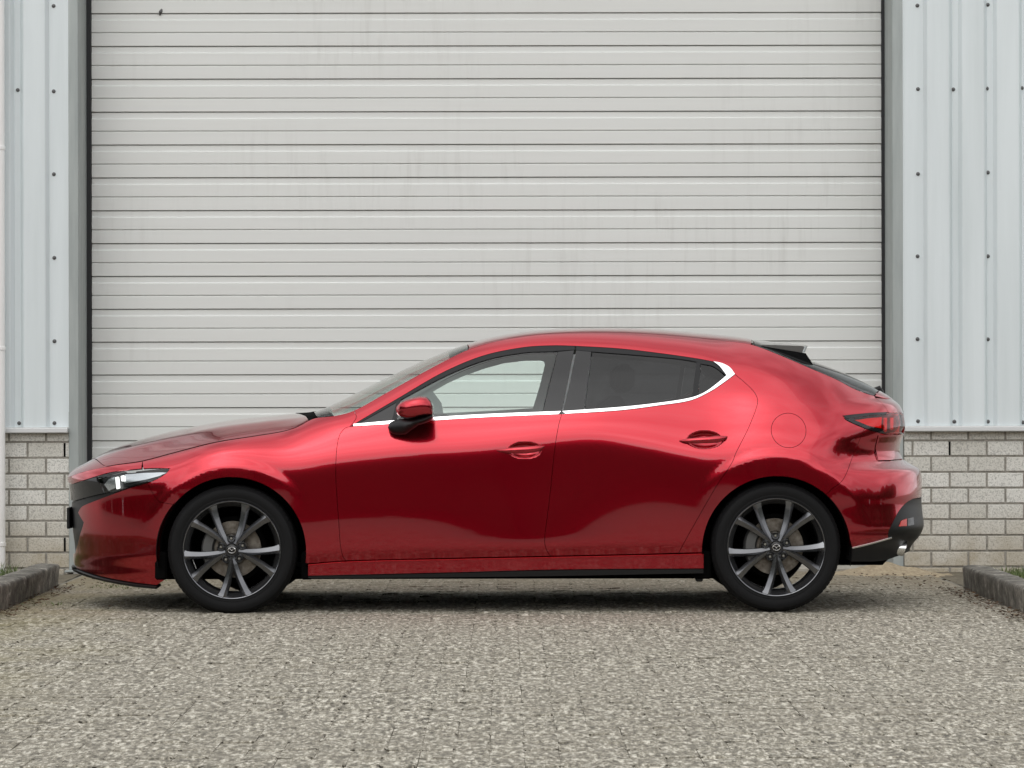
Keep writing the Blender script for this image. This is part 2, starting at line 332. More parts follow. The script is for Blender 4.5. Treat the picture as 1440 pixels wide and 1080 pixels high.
# steel jambs: U-profile with a front flange and a deep reveal
def jamb(x_out, x_in, s, label):
    z1 = ZTOP+4*PER
    e = empty('door_jamb', ((x_out+x_in)/2, YW, 0)); tag(e, label, 'door frame', 'steel jambs of the door')
    xc = (x_out+x_in)/2
    mb = MB(); a, b = sorted((x_out-xc, x_in-xc)); mb.bbox(a, b, -0.012, 0.02, 0.012, z1, 0.003); mb.obj('flange', M['galv'], e)
    mb = MB(); xi = x_in-xc; a, b = sorted((xi, xi-s*0.012)); mb.box(a, b, 0.021, YD-YW-0.031, 0.021, z1); mb.obj('reveal', M['galv'], e)
    mb = MB(); a, b = sorted((x_out-xc-s*0.02, x_in-xc+s*0.03)); mb.bbox(a, b, -0.06, 0.10, 0.0, 0.012, 0.002); mb.obj('foot_plate', M['galv'], e)
    return e
jamb(wx(97), wx(111), 1, 'grey steel door jamb beside the left cladding, behind the bonnet')
jamb(wx(1270), wx(1255), -1, 'grey steel door jamb right of the door, behind the tail light')
# cladding
def cladding(xa, ribs, x_end, side, label, screw_cols, grp):
    """ribs: list of (x0,x1) raised ribs in metres; valley plane at YW."""
    e = empty('metal_cladding', ((xa+x_end)/2, YW, 0.86)); tag(e, label, 'cladding', grp)
    xc = (xa+x_end)/2; dep = 0.034; sl = 0.026
    pr = [(min(xa, x_end), 0)]
    for (a, b) in sorted(ribs): pr += [(a-sl+0.004, 0), (a-0.002, -dep+0.003), (a+0.006, -dep), (b-0.006, -dep), (b+0.002, -dep+0.003), (b+sl-0.004, 0)]
    pr.append((max(xa, x_end), 0))
    zb, zt = wz(600), 6.2; v, f = [], []
    for x_, y_ in pr: v += [(x_-xc, y_, zb-0.86), (x_-xc, y_, zt-0.86)]
    for i in range(len(pr)-1): f.append((2*i, 2*i+2, 2*i+3, 2*i+1))
    mk('sheet', v, f, M['clad'], e)
    mb = MB(); x0, x1 = min(xa, x_end)-xc, max(xa, x_end)-xc
    z0 = wz(607.5)-0.86; mb.bbox(x0, x1, -0.062, 0.03, z0, z0+0.030, 0.004); mb.obj('drip_flashing', M['flash'], e)
    for (sx_, rows) in screw_cols:
        for r_ in rows:
            mb = MB(); mb.lathe([(0.0, -0.011), (0.005, -0.0105), (0.0065, -0.008), (0.007, -0.003), (0.012, -0.002), (0.0125, 0)], 0, 0, 10)
            o = mb.obj('screw', M['screw'], e, True); o.location = (sx_-xc+random.gauss(0, 0.002), -0.001, r_-0.86+random.gauss(0, 0.004))
    return e
rows_all = [wz(y) for y in (594, 479, 361, 245, 126, 8)] ; rows_two = [wz(594), wz(126)]
ribsR = [(wx(1304+49*i), wx(1334.5+49*i)) for i in range(8)]
cladding(wx(1270.5), ribsR, wx(1304+49*8-12), 1, 'pale grey ribbed metal cladding right of the door, above the brick plinth', [(wx(1291), rows_all), (wx(1341.5), rows_two), (wx(1389.5), rows_all), (wx(1438), rows_two)], 'metal cladding either side of the door')
ribsL = [(wx(34.5-49*i), wx(65-49*i)) for i in range(8)]
cladding(wx(96.5), ribsL, wx(34.5-49*7-12), -1, 'pale grey ribbed metal cladding left of the door, beside the white drainpipe', [(wx(76.5), rows_all), (wx(26), rows_two)], 'metal cladding either side of the door')
# wall above the door (out of frame) so that the building closes
mb = MB(); mb.box(wx(97), wx(1270), YW+0.02, YW+0.3, ZTOP+4*PER, 6.2)
o = mb.obj('lintel_panel', M['clad']); tag(o, 'plain grey metal panel closing the wall above the big door', 'wall panel')
# brick plinths
BL, BH = 0.2297, 0.0977
def brick_wall(x_in, dirn, joint_x, label, n_len, open_joints):
    e = empty('brick_wall', (x_in, YW, 0)); tag(e, label, 'brick wall', 'brick plinth walls beside the door')
    x_far = x_in + dirn*n_len; ztop = wz(607.5)-0.002
    mb = MB(); a, b = sorted((0, x_far-x_in)); mb.box(a, b, 0.011, 0.12, -0.04, ztop); mb.obj('mortar_bed', M['mortar'], e)
    zrow = wz(620.7); row = -1
    zt = ztop - 0.001; zb_ = zrow + 0.006
    while zt > -0.03:
        off = joint_x if row % 2 == 0 else joint_x + BL/2
        k0 = math.floor((min(x_in, x_far) - off)/BL) - 1; k1 = math.ceil((max(x_in, x_far) - off)/BL) + 1
        for q in range(k0, k1):
            a = off + q*BL + 0.0062; b = off + (q+1)*BL - 0.0062
            a = max(a, min(x_in, x_far)+0.001); b = min(b, max(x_in, x_far)-0.001)
            if b - a < 0.02: continue
            mb = MB(); y0 = 0.004 + random.gauss(0, 0.0012)
            mb.bbox(a-x_in, b-x_in, y0, 0.10, max(zb_, -0.03), zt, 0.003)
            mb.obj('brick', M['brick'], e)
        row += 1
        zt = zrow - row*BH - 0.006; zb_ = zrow - (row+1)*BH + 0.006
    for (jx, jr) in open_joints:      # open weep joints
        z1_ = zrow - jr*BH - 0.006; mb = MB(); mb.box(jx-0.0055-x_in, jx+0.0055-x_in, 0.0095, 0.02, z1_-BH+0.013, z1_); mb.obj('weep_slot', M['void'], e)
    return e
brick_wall(wx(1271), 1, wx(1335.6), 'low pale concrete brick wall right of the car tail', 1.9, [(wx(1335.6), 0)])
brick_wall(wx(99), -1, wx(90.5), 'low pale concrete brick wall left of the car nose', 1.9, [(wx(90.5), 0), (wx(90.5), 6)])
# drainpipe
e = empty('drainpipe', (wx(0.5), YW-0.115, 0)); tag(e, 'white plastic drainpipe at the left edge, standing behind the kerb', 'pipe')
mb = MB(); mb.tube([(0, 0, 0.0), (0, 0, 6.1)], 0.048, 28); mb.obj('pipe', M['pipe'], e, True)
for y_ in (209, 489, 763):
    z_ = wz(y_); mb = MB(); mb.tube([(0, 0, z_-0.012), (0, 0, z_-0.010), (0, 0, z_+0.010), (0, 0, z_+0.012)], [0.048, 0.0525, 0.0525, 0.048], 28); mb.obj('collar', M['pipe'], e, True)
# kerbs
def kerb_stone(x_in, dirn, y0, y1, label, seed, endcut=False):
    rr = random.Random(seed); n = max(6, int((y1-y0)/0.014))
    W_, H_ = 0.15, 0.128
    prof = [(0.010, -0.05), (0.006, 0.03), (0.002, 0.085), (0.0, H_-0.016), (0.004, H_-0.005), (0.014, H_), (0.05, H_+0.001), (0.10, H_+0.001), (0.138, H_-0.002), (0.148, H_-0.012), (0.15, -0.05)]
    v, f = [], []; m_ = len(prof)
    for i in range(n+1):
        t = i/n; y_ = y0 + (y1-y0)*t
        endd = min(t, 1-t)*(y1-y0); rd = max(0, 1-endd/0.018)
        for (a, z_) in prof:
            nn = mnoise.noise(Vector((a*14+seed, y_*9, z_*14)))*0.004 + mnoise.noise(Vector((a*30+seed, y_*22, z_*30)))*0.0022
            zz = z_ + (nn - rd*0.012 if z_ > 0.05 else 0); aa = a + nn*0.8 + (0.006*rd if a < 0.06 else -0.006*rd)
            yy = y_ - (0.05*(z_-0.0)/H_ if (endcut and i == n) else 0)
            v.append((dirn*aa, yy-y0, zz))
    for i in range(n):
        for j in range(m_-1):
            q = (i*m_+j, i*m_+j+1, (i+1)*m_+j+1, (i+1)*m_+j)
            f.append(q if dirn < 0 else q[::-1])
    f.append(tuple(range(m_))); f.append(tuple(n*m_+j for j in range(m_))[::-1])
    o = mk('kerb_stone', v, f, M['kerb'], None, True, sharp=50); o.location = (x_in, y0, 0)
    bmx = bmesh.new(); bmx.from_mesh(o.data); bmesh.ops.recalc_face_normals(bmx, faces=bmx.faces); bmx.to_mesh(o.data); bmx.free()
    return tag(o, label, 'kerb', 'kerb stones edging the yard')
kL = [(-0.42, 1.36), (-1.42, -0.428), (-2.42, -1.428)]
labsL = ['weathered grey kerb stone at far left, ending beside the car nose', 'weathered kerb stone left of the car, second from the brick wall', 'weathered kerb stone left of the yard, third from the brick wall']
for i, (a, b) in enumerate(kL): kerb_stone(-2.555, -1, a, b, labsL[i], 11+i)
kR = [(0.02, 1.02), (-0.98, 0.012), (-1.98, -0.988)]
labsR = ['dark weathered kerb stone at far right, with a chipped slanted end', 'dark weathered kerb stone right of the yard, second from the brick wall', 'weathered kerb stone right of the yard, third from the brick wall']
for i, (a, b) in enumerate(kR): kerb_stone(2.555, 1, a, b, labsR[i], 31+i, i == 0)
# planting beds behind the kerbs
def bed_mesh(xa, xb, y0, y1, name, lab):
    v, f = [], []; nx, ny = 16, 44
    for j in range(ny+1):
        for i in range(nx+1):
            x_ = xa + (xb-xa)*i/nx; y_ = y0 + (y1-y0)*j/ny
            v.append((x_, y_, 0.092*min(1, max(0, (1.34-y_)/0.7))*min(1, max(0, (abs(x_)-2.63)/0.12)) - 0.010 + 0.012*mnoise.noise(Vector((x_*3, y_*3, 2)))))
    for j in range(ny):
        for i in range(nx): f.append((j*(nx+1)+i, j*(nx+1)+i+1, (j+1)*(nx+1)+i+1, (j+1)*(nx+1)+i))
    o = mk(name, v, f, M['bed_soil'], None, True); o['kind'] = 'structure'; return o
bed_mesh(-4.8, -2.61, -2.42, 2.78, 'soil_bed', ''); bed_mesh(2.61, 4.8, -1.98, 2.78, 'soil_bed', '')
def grass(name, label, spots, seed, hmin=0.03, hmax=0.09):
    rr = random.Random(seed); mb = MB()
    for (x0, x1, y0, y1, z_, n_) in spots:
        for _ in range(n_):
            x_ = rr.uniform(x0, x1); y_ = rr.uniform(y0, y1)
            if mnoise.noise(Vector((x_*4, y_*4, seed))) < -0.18: continue
            h = rr.uniform(hmin, hmax); a = rr.uniform(0, 6.28); w = rr.uniform(0.0015, 0.0035); bx, by = math.cos(a), math.sin(a); le = rr.uniform(0.1, 0.8)*h; la = rr.uniform(0, 6.28)
            lx, ly = math.cos(la)*le, math.sin(la)*le
            mb.add([(x_-bx*w, y_-by*w, z_), (x_+bx*w, y_+by*w, z_), (x_+lx*0.4+bx*w*0.8, y_+ly*0.4+by*w*0.8, z_+h*0.6), (x_+lx*0.4-bx*w*0.8, y_+ly*0.4-by*w*0.8, z_+h*0.6), (x_+lx, y_+ly, z_+h)], [(0,1,2,3), (3,2,4)])
    o = mb.obj(name, M['grass']); tag(o, label, 'grass', kind='stuff'); return o
grass('grass', 'tufts of green and dry grass behind the left kerb by the drainpipe', [(-4.6, -2.76, -2.3, 1.3, 0.065, 15000), (-3.4, -2.85, 0.0, 1.3, 0.07, 3000)], 3, 0.02, 0.085)
grass('grass', 'low green weeds behind the right kerb below the brick wall', [(2.76, 4.6, -1.9, 1.05, 0.07, 18000)], 5, 0.02, 0.07)
grass('grass', 'thin green weeds in the pavement under the car nose', [(-2.36, -2.0, 1.1, 1.9, -0.012, 420), (-2.55, -2.3, -0.3, 0.2, -0.01, 60)], 9, 0.008, 0.026)
# sand drift
def sand_pile():
    v, f = [], []; n = 46
    for j in range(n+1):
        for i in range(n+1):
            a = -1 + 2*i/n; b = -1 + 2*j/n; r_ = math.hypot(a, b)
            h = 0.085*max(0, 1-r_)**1.35*(1+0.35*mnoise.noise(Vector((a*3, b*3, 4)))) - 0.012 + 0.006*mnoise.noise(Vector((a*11, b*11, 1)))
            v.append((a*0.42, b*0.30, h))
    for j in range(n):
        for i in range(n): f.append((j*(n+1)+i, j*(n+1)+i+1, (j+1)*(n+1)+i+1, (j+1)*(n+1)+i))
    o = mk('sand_pile', v, f, M['sand'], None, True); o.location = (2.30, 2.52, 0); return tag(o, 'small drift of brown sand against the brick wall behind the tail', 'sand', kind='stuff')
sand_pile()
# dead leaves and grit
def litter(name, label, spots, seed, size=(0.008, 0.024)):
    rr = random.Random(seed); mb = MB()
    for (x0, x1, y0, y1, n_) in spots:
        for _ in range(n_):
            x_, y_ = rr.uniform(x0, x1), rr.uniform(y0, y1); s_ = rr.uniform(*size); a = rr.uniform(0, 6.28); z_ = 0.001+rr.uniform(0, 0.006); t1, t2 = rr.uniform(-0.6, 0.9), rr.uniform(-0.6, 0.9)
            c_, n2 = math.cos(a), math.sin(a); pts = []
            for (u, w, h) in ((-1, 0, 0.2), (-0.2, 0.5, t1*0.5), (1, 0, 0.3), (-0.2, -0.5, t2*0.5), (0.1, 0, -0.1)):
                pts.append((x_+s_*(u*c_-w*n2), y_+s_*(u*n2+w*c_), z_+max(0, s_*(h+0.3))))
            mb.add(pts, [(0,4,1), (1,4,2), (2,4,3), (3,4,0)])
    o = mb.obj(name, M['leaf']); tag(o, label, 'leaves', kind='stuff'); return o
litter('dead_leaves', 'brown dead leaves and grit along the foot of the right kerb', [(2.40, 2.56, -1.6, 1.0, 260), (2.1, 2.6, 1.0, 2.6, 90), (1.7, 2.5, 0.2, 1.2, 14)], 21, (0.005, 0.016))
litter('dead_leaves', 'brown leaf litter along the foot of the left kerb', [(-2.56, -2.42, -1.2, 1.4, 220), (-2.5, -2.2, 1.3, 2.0, 30), (-2.5, -1.9, -0.6, 0.2, 12)], 22, (0.005, 0.016))
# dark belt of trees on the far side of the yard, behind the viewer
def tree_belt():
    rr = random.Random(77); mb = MB()
    bm = bmesh.new(); bmesh.ops.create_icosphere(bm, subdivisions=3, radius=1); base = [v.co.copy() for v in bm.verts]; bm.verts.index_update(); fac = [[v.index for v in f_.verts] for f_ in bm.faces]; bm.free()
    spots_ = [(-75+i*1.7, -62) for i in range(90)] + [(-42, -60+i*1.9) for i in range(36)] + [(44, -60+i*1.9) for i in range(36)]
    for i, (sx0, sy0) in enumerate(spots_):
        x_ = sx0 + rr.uniform(-1, 1); y_ = sy0 + rr.uniform(-3, 3); h = rr.uniform(8.5, 12.5); w = rr.uniform(2.2, 4.0)
        mb.add([(x_+v.x*w*(1+0.4*mnoise.noise(v*2.3+Vector((i, 0, 0)))), y_+v.y*w, h*0.48+v.z*h*0.52*(1+0.35*mnoise.noise(v*2.9+Vector((0, i, 0))))) for v in base], fac)
    o = mb.obj('tree_belt', M['trees'], None, True); return tag(o, 'dark belt of trees across the yard, behind the viewer', 'trees', kind='stuff')
tree_belt()

# ================================================================== the car
def pw(p, Y):
    d = Y - CAMY; return ((p[0]-CX)*d/F, CAMH-(p[1]-CY)*d/F)
def line(pts):          # (px, py, Y) -> sampled z(x) on XS
    P = sorted([pw(p, p[2]) for p in pts]); P = crom(P, 0.01); xs = np.array([p[0] for p in P]); zs = np.array([p[1] for p in P])
    o = np.argsort(xs); return np.interp(XS, xs[o], zs[o])
def ydef(pts, Y): return [(a, b, Y) for a, b in pts]
def gsm(A, s, ax):
    r_ = int(3*s)+1; kx = np.exp(-0.5*(np.arange(-r_, r_+1)/s)**2); kx /= kx.sum()
    return np.apply_along_axis(lambda q: np.convolve(np.pad(q, r_, mode='edge'), kx, 'valid'), ax, A)
XS = np.arange(-2.46, 2.361, 0.01); ZS = np.arange(0.02, 1.56, 0.005)
XF, XR, ZC, RT = -1.375, 1.350, 0.306, 0.3255      # wheel centres, hub height, tyre radius
AR = 0.372                                         # wheel arch radius
# feature lines, traced along the car
l_s = line(ydef([(60,690),(130,690),(185,690),(215,688),(240,682),(258,673),(276,664),(302,656),(330,653),(358,655),(384,659),(410,659.5),(440,656),(473,650),(530,643.5),(587,638),(650,635),(698,631),(775,622),(815,619),(851,620),(907,629),(962,641),(1000,647),(1033,646),(1063,640),(1091,638),(1119,641),(1147,650),(1172,664),(1195,684),(1215,700),(1240,706),(1330,706)], -0.87))
l_s = gsm(l_s, 2.0, 0)
RL = [(60,680,-0.1),(98,670,-0.15),(112,664,-0.40),(130,659,-0.55),(163,653,-0.66),(199,648,-0.72),(247,635.5,-0.75),(302,621.7,-0.77),(358,612.8,-0.77),(399,606,-0.77),(420,599,-0.77),(440,588,-0.76),(470,584.4,-0.75),(498,577,-0.73),(540,554,-0.69),(585,529,-0.66),(630,505,-0.63),(660,491,-0.61),(700,479.5,-0.59),(750,471,-0.58),(815,467.5,-0.57),(871,467.8,-0.57),(927,470.5,-0.57),(982,475.5,-0.57),(1038,481.7,-0.57),(1060,486,-0.57),(1100,502,-0.58),(1151,524,-0.60),(1178,535.5,-0.61),(1200,547,-0.6),(1222,556,-0.5),(1240,560.5,-0.3),(1250,563,0),(1330,575,0)]
l_r = line(RL); l_r = gsm(l_r, 1.2, 0)
BLN = [(60,684,-0.15),(98,674,-0.2),(130,665,-0.55),(199,655,-0.75),(247,643,-0.78),(302,630,-0.8),(358,621,-0.8),(399,615,-0.8),(433,607,-0.81),(470,602,-0.82),(491,600,-0.83),(555,595,-0.83),(680,587,-0.83),(790,583,-0.83),(871,577.5,-0.82),(927,570.6,-0.81),(971,563.6,-0.8),(1010,556,-0.78),(1060,556,-0.76),(1110,566,-0.76),(1160,578,-0.75),(1210,588,-0.7),(1330,600,-0.5)]
l_b = line(BLN)
WTL = [(60,682,-0.15),(98,672,-0.2),(130,662,-0.55),(199,651.5,-0.73),(247,639.5,-0.76),(302,626,-0.78),(358,617,-0.78),(399,611,-0.78),(433,600,-0.79),(470,594,-0.8),(491,592,-0.8),(525,580,-0.78),(560,560,-0.74),(624,523,-0.68),(680,500,-0.64),(735,488.6,-0.62),(777,486,-0.62),(815,487,-0.62),(871,490.5,-0.62),(927,497,-0.63),(982,505,-0.64),(1032,522,-0.66),(1060,527,-0.67),(1110,539,-0.68),(1160,556,-0.68),(1210,573,-0.6),(1330,590,-0.4)]
l_w = line(WTL)
l_sl = line(ydef([(60,800),(222,796),(433,792),(485,788),(642,784.5),(780,782),(907,779.4),(987,778),(1200,772),(1330,760)], -0.86))
l_b = np.minimum(l_b, l_r-0.012); l_w = np.clip(l_w, l_b+0.004, l_r-0.004)
def xi(pts): # x-keyed value curve
    P = np.array(sorted(pts)); return np.interp(XS, P[:, 0], P[:, 1])
def pxx(p, Y=-0.85): return (p-CX)*(Y-CAMY)/F
a_b = gsm(xi([(pxx(100), 38), (pxx(250), 44), (pxx(400), 42), (pxx(470), 26), (pxx(560), 20), (pxx(900), 21), (pxx(1010), 25), (pxx(1100), 27), (pxx(1200), 30), (pxx(1260), 34)]), 4, 0)
a_w = gsm(xi([(pxx(100), 45), (pxx(400), 52), (pxx(480), 34), (pxx(560), 30), (pxx(1000), 30), (pxx(1100), 33), (pxx(1260), 40)]), 4, 0)
a_g = gsm(xi([(pxx(100), 40), (pxx(400), 46), (pxx(480), 27), (pxx(560), 25), (pxx(1000), 27), (pxx(1100), 29), (pxx(1260), 36)]), 4, 0)
a_r = gsm(xi([(pxx(100), 62), (pxx(250), 66), (pxx(420), 64), (pxx(500), 46), (pxx(640), 52), (pxx(720), 66), (pxx(1000), 68), (pxx(1100), 52), (pxx(1260), 50)]), 4, 0)
ALPHA = np.zeros((len(XS), len(ZS)))
for i, x_ in enumerate(XS):
    s_, b_, w_, r_, sl_ = l_s[i], l_b[i], l_w[i], l_r[i], l_sl[i]
    mid = 1.6 + 1.6*np.clip((-1.5-x_)/0.5, 0, 1) + 1.4*np.clip((x_-1.5)/0.4, 0, 1)
    # the S-shaped hollow low on the front door and behind it
    hump = 1.6*math.exp(-((x_-0.10)/0.42)**2); hump2 = -1.0*math.exp(-((x_-0.75)/0.35)**2)
    kz = [0.0, sl_-0.012, sl_-0.002, sl_+0.040, sl_+0.055, sl_+0.11, 0.5*(sl_+s_), s_-0.10, s_-0.035, s_-0.008, s_+0.016, s_+0.05, max(b_, s_+0.06), max(b_, s_+0.06)+0.008, max(w_, s_+0.075), max(r_, s_+0.085), r_+0.3]
    ka = [-6, -6, -24, -24, -3.5+2*hump, -1.2+2*hump, mid+hump*0.6+hump2, mid, mid+1.0, 4.0, 8.0, 13.0, a_b[i], a_g[i], a_w[i], a_r[i], a_r[i]+5]
    ALPHA[i] = np.interp(ZS, kz, ka)
ALPHA = gsm(gsm(ALPHA, 1.6, 1), 2.2, 0)
ALPHA = np.clip(ALPHA, -60, 78)
SL = np.tan(np.radians(ALPHA)); CUM = np.concatenate([np.zeros((len(XS), 1)), np.cumsum((SL[:, 1:]+SL[:, :-1])*0.5*0.005, axis=1)], axis=1)
ref = np.array([np.interp(l_s[i]-0.03, ZS, CUM[i]) for i in range(len(XS))])
w_s = xi([(-2.5, 0.90), (-1.9, 0.895), (-1.375, 0.889), (-0.9, 0.880), (-0.2, 0.874), (0.4, 0.875), (0.9, 0.884), (1.35, 0.896), (1.8, 0.893), (2.4, 0.88)]); w_s = gsm(w_s, 12, 0)
WG = w_s[:, None] - (CUM - ref[:, None])
# lips of the wheel arches stand out a little
for xc in (XF, XR):
    rho = np.hypot(XS[:, None]-xc, ZS[None, :]-(ZC if xc < 0 else 0.322)); r1_ = 0.418 if xc < 0 else 0.450
    t_ = np.clip((rho-r1_)/0.055, 0, 1); an = np.degrees(np.arctan2(ZS[None, :]-ZC, (XS[:, None]-xc)*(1 if xc < 0 else -1)))     # measured from the side of the doors
    wt2 = np.clip((an-28)/58, 0, 1); WG += 0.009*(1-t_*t_*(3-2*t_))*wt2*wt2*(3-2*wt2)*np.clip((165-an)/30, 0, 1)
# handle hollows
def dish(px_, py_, ax, az, dep):
    global WG
    X0, Z0 = pw((px_, py_), -0.87)
    q = ((XS[:, None]-X0)/ax)**2 + ((ZS[None, :]-Z0)/az)**2
    t = np.clip(1-q, 0, 1); WG -= dep*(t*t*(3-2*t))**0.6
    return X0, Z0
H1 = dish(738, 633, 0.080, 0.040, 0.024); H2 = dish(991, 619, 0.088, 0.045, 0.026)
# front and rear end profiles and plan rounding
def prof(pts): P = sorted([(pw(p, p[2])[1], pw(p, p[2])[0]) for p in pts]); return np.array(P)
PF = prof([(150,560,0),(99,640,0),(97,668,0),(100,690,0),(101,720,0),(102.5,745,0),(105,765,0),(106,785,0),(107,797,0),(112,808,0),(122,830,0)])
PR = prof([(1243,545,0),(1248,560,0),(1259,570,0),(1266,585,0),(1268,600,0),(1266,612,0),(1262,622,0),(1261,634,0),(1266,645,0),(1276,652,0),(1288,659,0),(1291.5,672,0),(1292,690,0),(1291,705,0),(1292.5,722,0),(1294,738,0),(1288,752,0),(1278,764,0),(1272,780,0),(1265,800,0)])
PF = np.array(crom(PF, 0.004)); PR = np.array(crom(PR, 0.004))
def xf(z): return np.interp(z, PF[:, 0], PF[:, 1])
def xr(z): return np.interp(z, PR[:, 0], PR[:, 1])
LF, NF = 0.92, 2.15
def LR(z): return np.interp(z, [0.2, 0.75, 0.95, 1.05], [0.62, 0.62, 0.50, 0.45])
def NR(z): return np.interp(z, [0.2, 0.75, 0.95, 1.05], [2.3, 2.3, 2.6, 2.9])
def cub(t): return np.stack([-0.5*t+t*t-0.5*t**3, 1-2.5*t*t+1.5*t**3, 0.5*t+2*t*t-1.5*t**3, -0.5*t*t+0.5*t**3])
def wside(X, Z):
    u = np.clip((X-XS[0])/0.01, 1, len(XS)-2.001); w = np.clip((Z-ZS[0])/0.005, 1, len(ZS)-2.001)
    i = u.astype(int); j = w.astype(int); cu = cub(u-i); cw = cub(w-j); s_ = 0
    i = np.clip(i, 1, len(XS)-3); j = np.clip(j, 1, len(ZS)-3)
    for a in range(4):
        for b in range(4): s_ = s_ + cu[a]*cw[b]*WG[i+a-1, j+b-1]
    return s_
def ends(X, Z):
    u = np.clip((X-xf(Z))/LF, 0, 1); g = (1-(1-u)**NF)**(1/NF)
    n = NR(Z); u = np.clip((xr(Z)-X)/LR(Z), 0, 1); return g*(1-(1-u)**n)**(1/n)
def W(X, Z): X = np.asarray(X, float); Z = np.asarray(Z, float); return wside(X, Z)*ends(X, Z)
def c_of(X, Z):
    f0 = xf(Z); r0 = xr(Z); lr = LR(Z)
    th = np.arccos(np.clip(1-(X-f0)/LF, 0, 1)); tr = np.arccos(np.clip(1-(r0-X)/lr, 0, 1))
    return np.where(X < f0+LF, f0+LF*(1-math.pi/2+th), np.where(X > r0-lr, r0-lr*(1-math.pi/2+tr), X))
def x_of(c, Z):
    f0 = xf(Z); r0 = xr(Z); lr = LR(Z)
    th = np.clip((c-f0)/LF-1+math.pi/2, 0, math.pi/2); tr = np.clip((r0-c)/lr-1+math.pi/2, 0, math.pi/2)
    return np.where(c < f0+LF, f0+LF*(1-np.cos(th)), np.where(c > r0-lr, r0-lr*(1-np.cos(tr)), c))
def P3(c, Z): X = x_of(c, Z); return np.stack([X, -W(X, Z), Z], -1)
def N3(c, Z):
    e = 0.004; tc_ = P3(c+e, Z)-P3(c-e, Z); tz = P3(c, Z+e)-P3(c, Z-e); n = np.cross(tc_, tz); l = np.linalg.norm(n, axis=-1, keepdims=True)
    return n/np.maximum(l, 1e-12)
YSAMP = np.linspace(-0.97, -0.02, 380)
def hit(p):
    """photograph point -> (X, Z) on the side surface"""
    d = YSAMP-CAMY; X = (p[0]-CX)*d/F; Z = CAMH-(p[1]-CY)*d/F; g = W(X, Z)+YSAMP
    k_ = np.where(g >= 0)[0]
    if len(k_) == 0: i = int(np.argmax(g)); return float(X[i]), float(Z[i])
    i = int(k_[0])
    if i == 0: return float(X[0]), float(Z[0])
    t = -g[i-1]/(g[i]-g[i-1]); return float(X[i-1]+t*(X[i]-X[i-1])), float(Z[i-1]+t*(Z[i]-Z[i-1]))
def C(pts, smooth=True, step=5.0):      # traced curve -> surface points; entries of length 3 are hidden points ('c', half width fraction.., z)
    q = crom(pts, step) if (smooth and len(pts) > 2) else crom_lin(pts, step)
    return [hit(p) for p in q]
def crom_lin(pts, step):
    o = []
    for a, b in zip(pts[:-1], pts[1:]): o += crom([a, b], step)[:-1]
    return o+[tuple(pts[-1])]
def arc(xc, a0, a1, r_=AR, n=56): return [(xc+r_*math.cos(R(a0+(a1-a0)*i/n)), ZC+r_*math.sin(R(a0+(a1-a0)*i/n))) for i in range(n+1)]
def cen(side, zs):          # centre-line points of nose (side -1) or tail (+1)
    return [((float(xf(z)) if side < 0 else float(xr(z))), z) for z in zs]
def inside(px_, pz_, poly):
    r_ = np.zeros(px_.shape, bool); x0, z0 = poly[:, 0], poly[:, 1]; x1, z1 = np.roll(x0, -1), np.roll(z0, -1)
    for a, b, c_, d in zip(x0, z0, x1, z1):
        if b == d: continue
        r_ ^= ((b > pz_) != (d > pz_)) & (px_ < (c_-a)*(pz_-b)/(d-b)+a)
    return r_
def dedup(P, eps=0.0008):
    o = [P[0]]
    for p in P[1:]:
        if np.hypot(p[0]-o[-1][0], p[1]-o[-1][1]) > eps: o.append(p)
    if np.hypot(o[0][0]-o[-1][0], o[0][1]-o[-1][1]) < eps: o.pop()
    return np.array(o)
def offset_poly(P, d):
    n = len(P); A = 0.5*np.sum(P[:, 0]*np.roll(P[:, 1], -1)-np.roll(P[:, 0], -1)*P[:, 1]); sg = 1 if A > 0 else -1
    e = np.roll(P, -1, 0)-P; e /= np.maximum(np.linalg.norm(e, axis=1, keepdims=True), 1e-9); nn = np.stack([-e[:, 1], e[:, 0]], 1)*sg
    m_ = nn+np.roll(nn, 1, 0); l2 = np.sum(m_*m_, 1, keepdims=True); m_ = m_*2/np.maximum(l2, 0.8)
    return P+m_*d*0.5*1.0*(2/2)
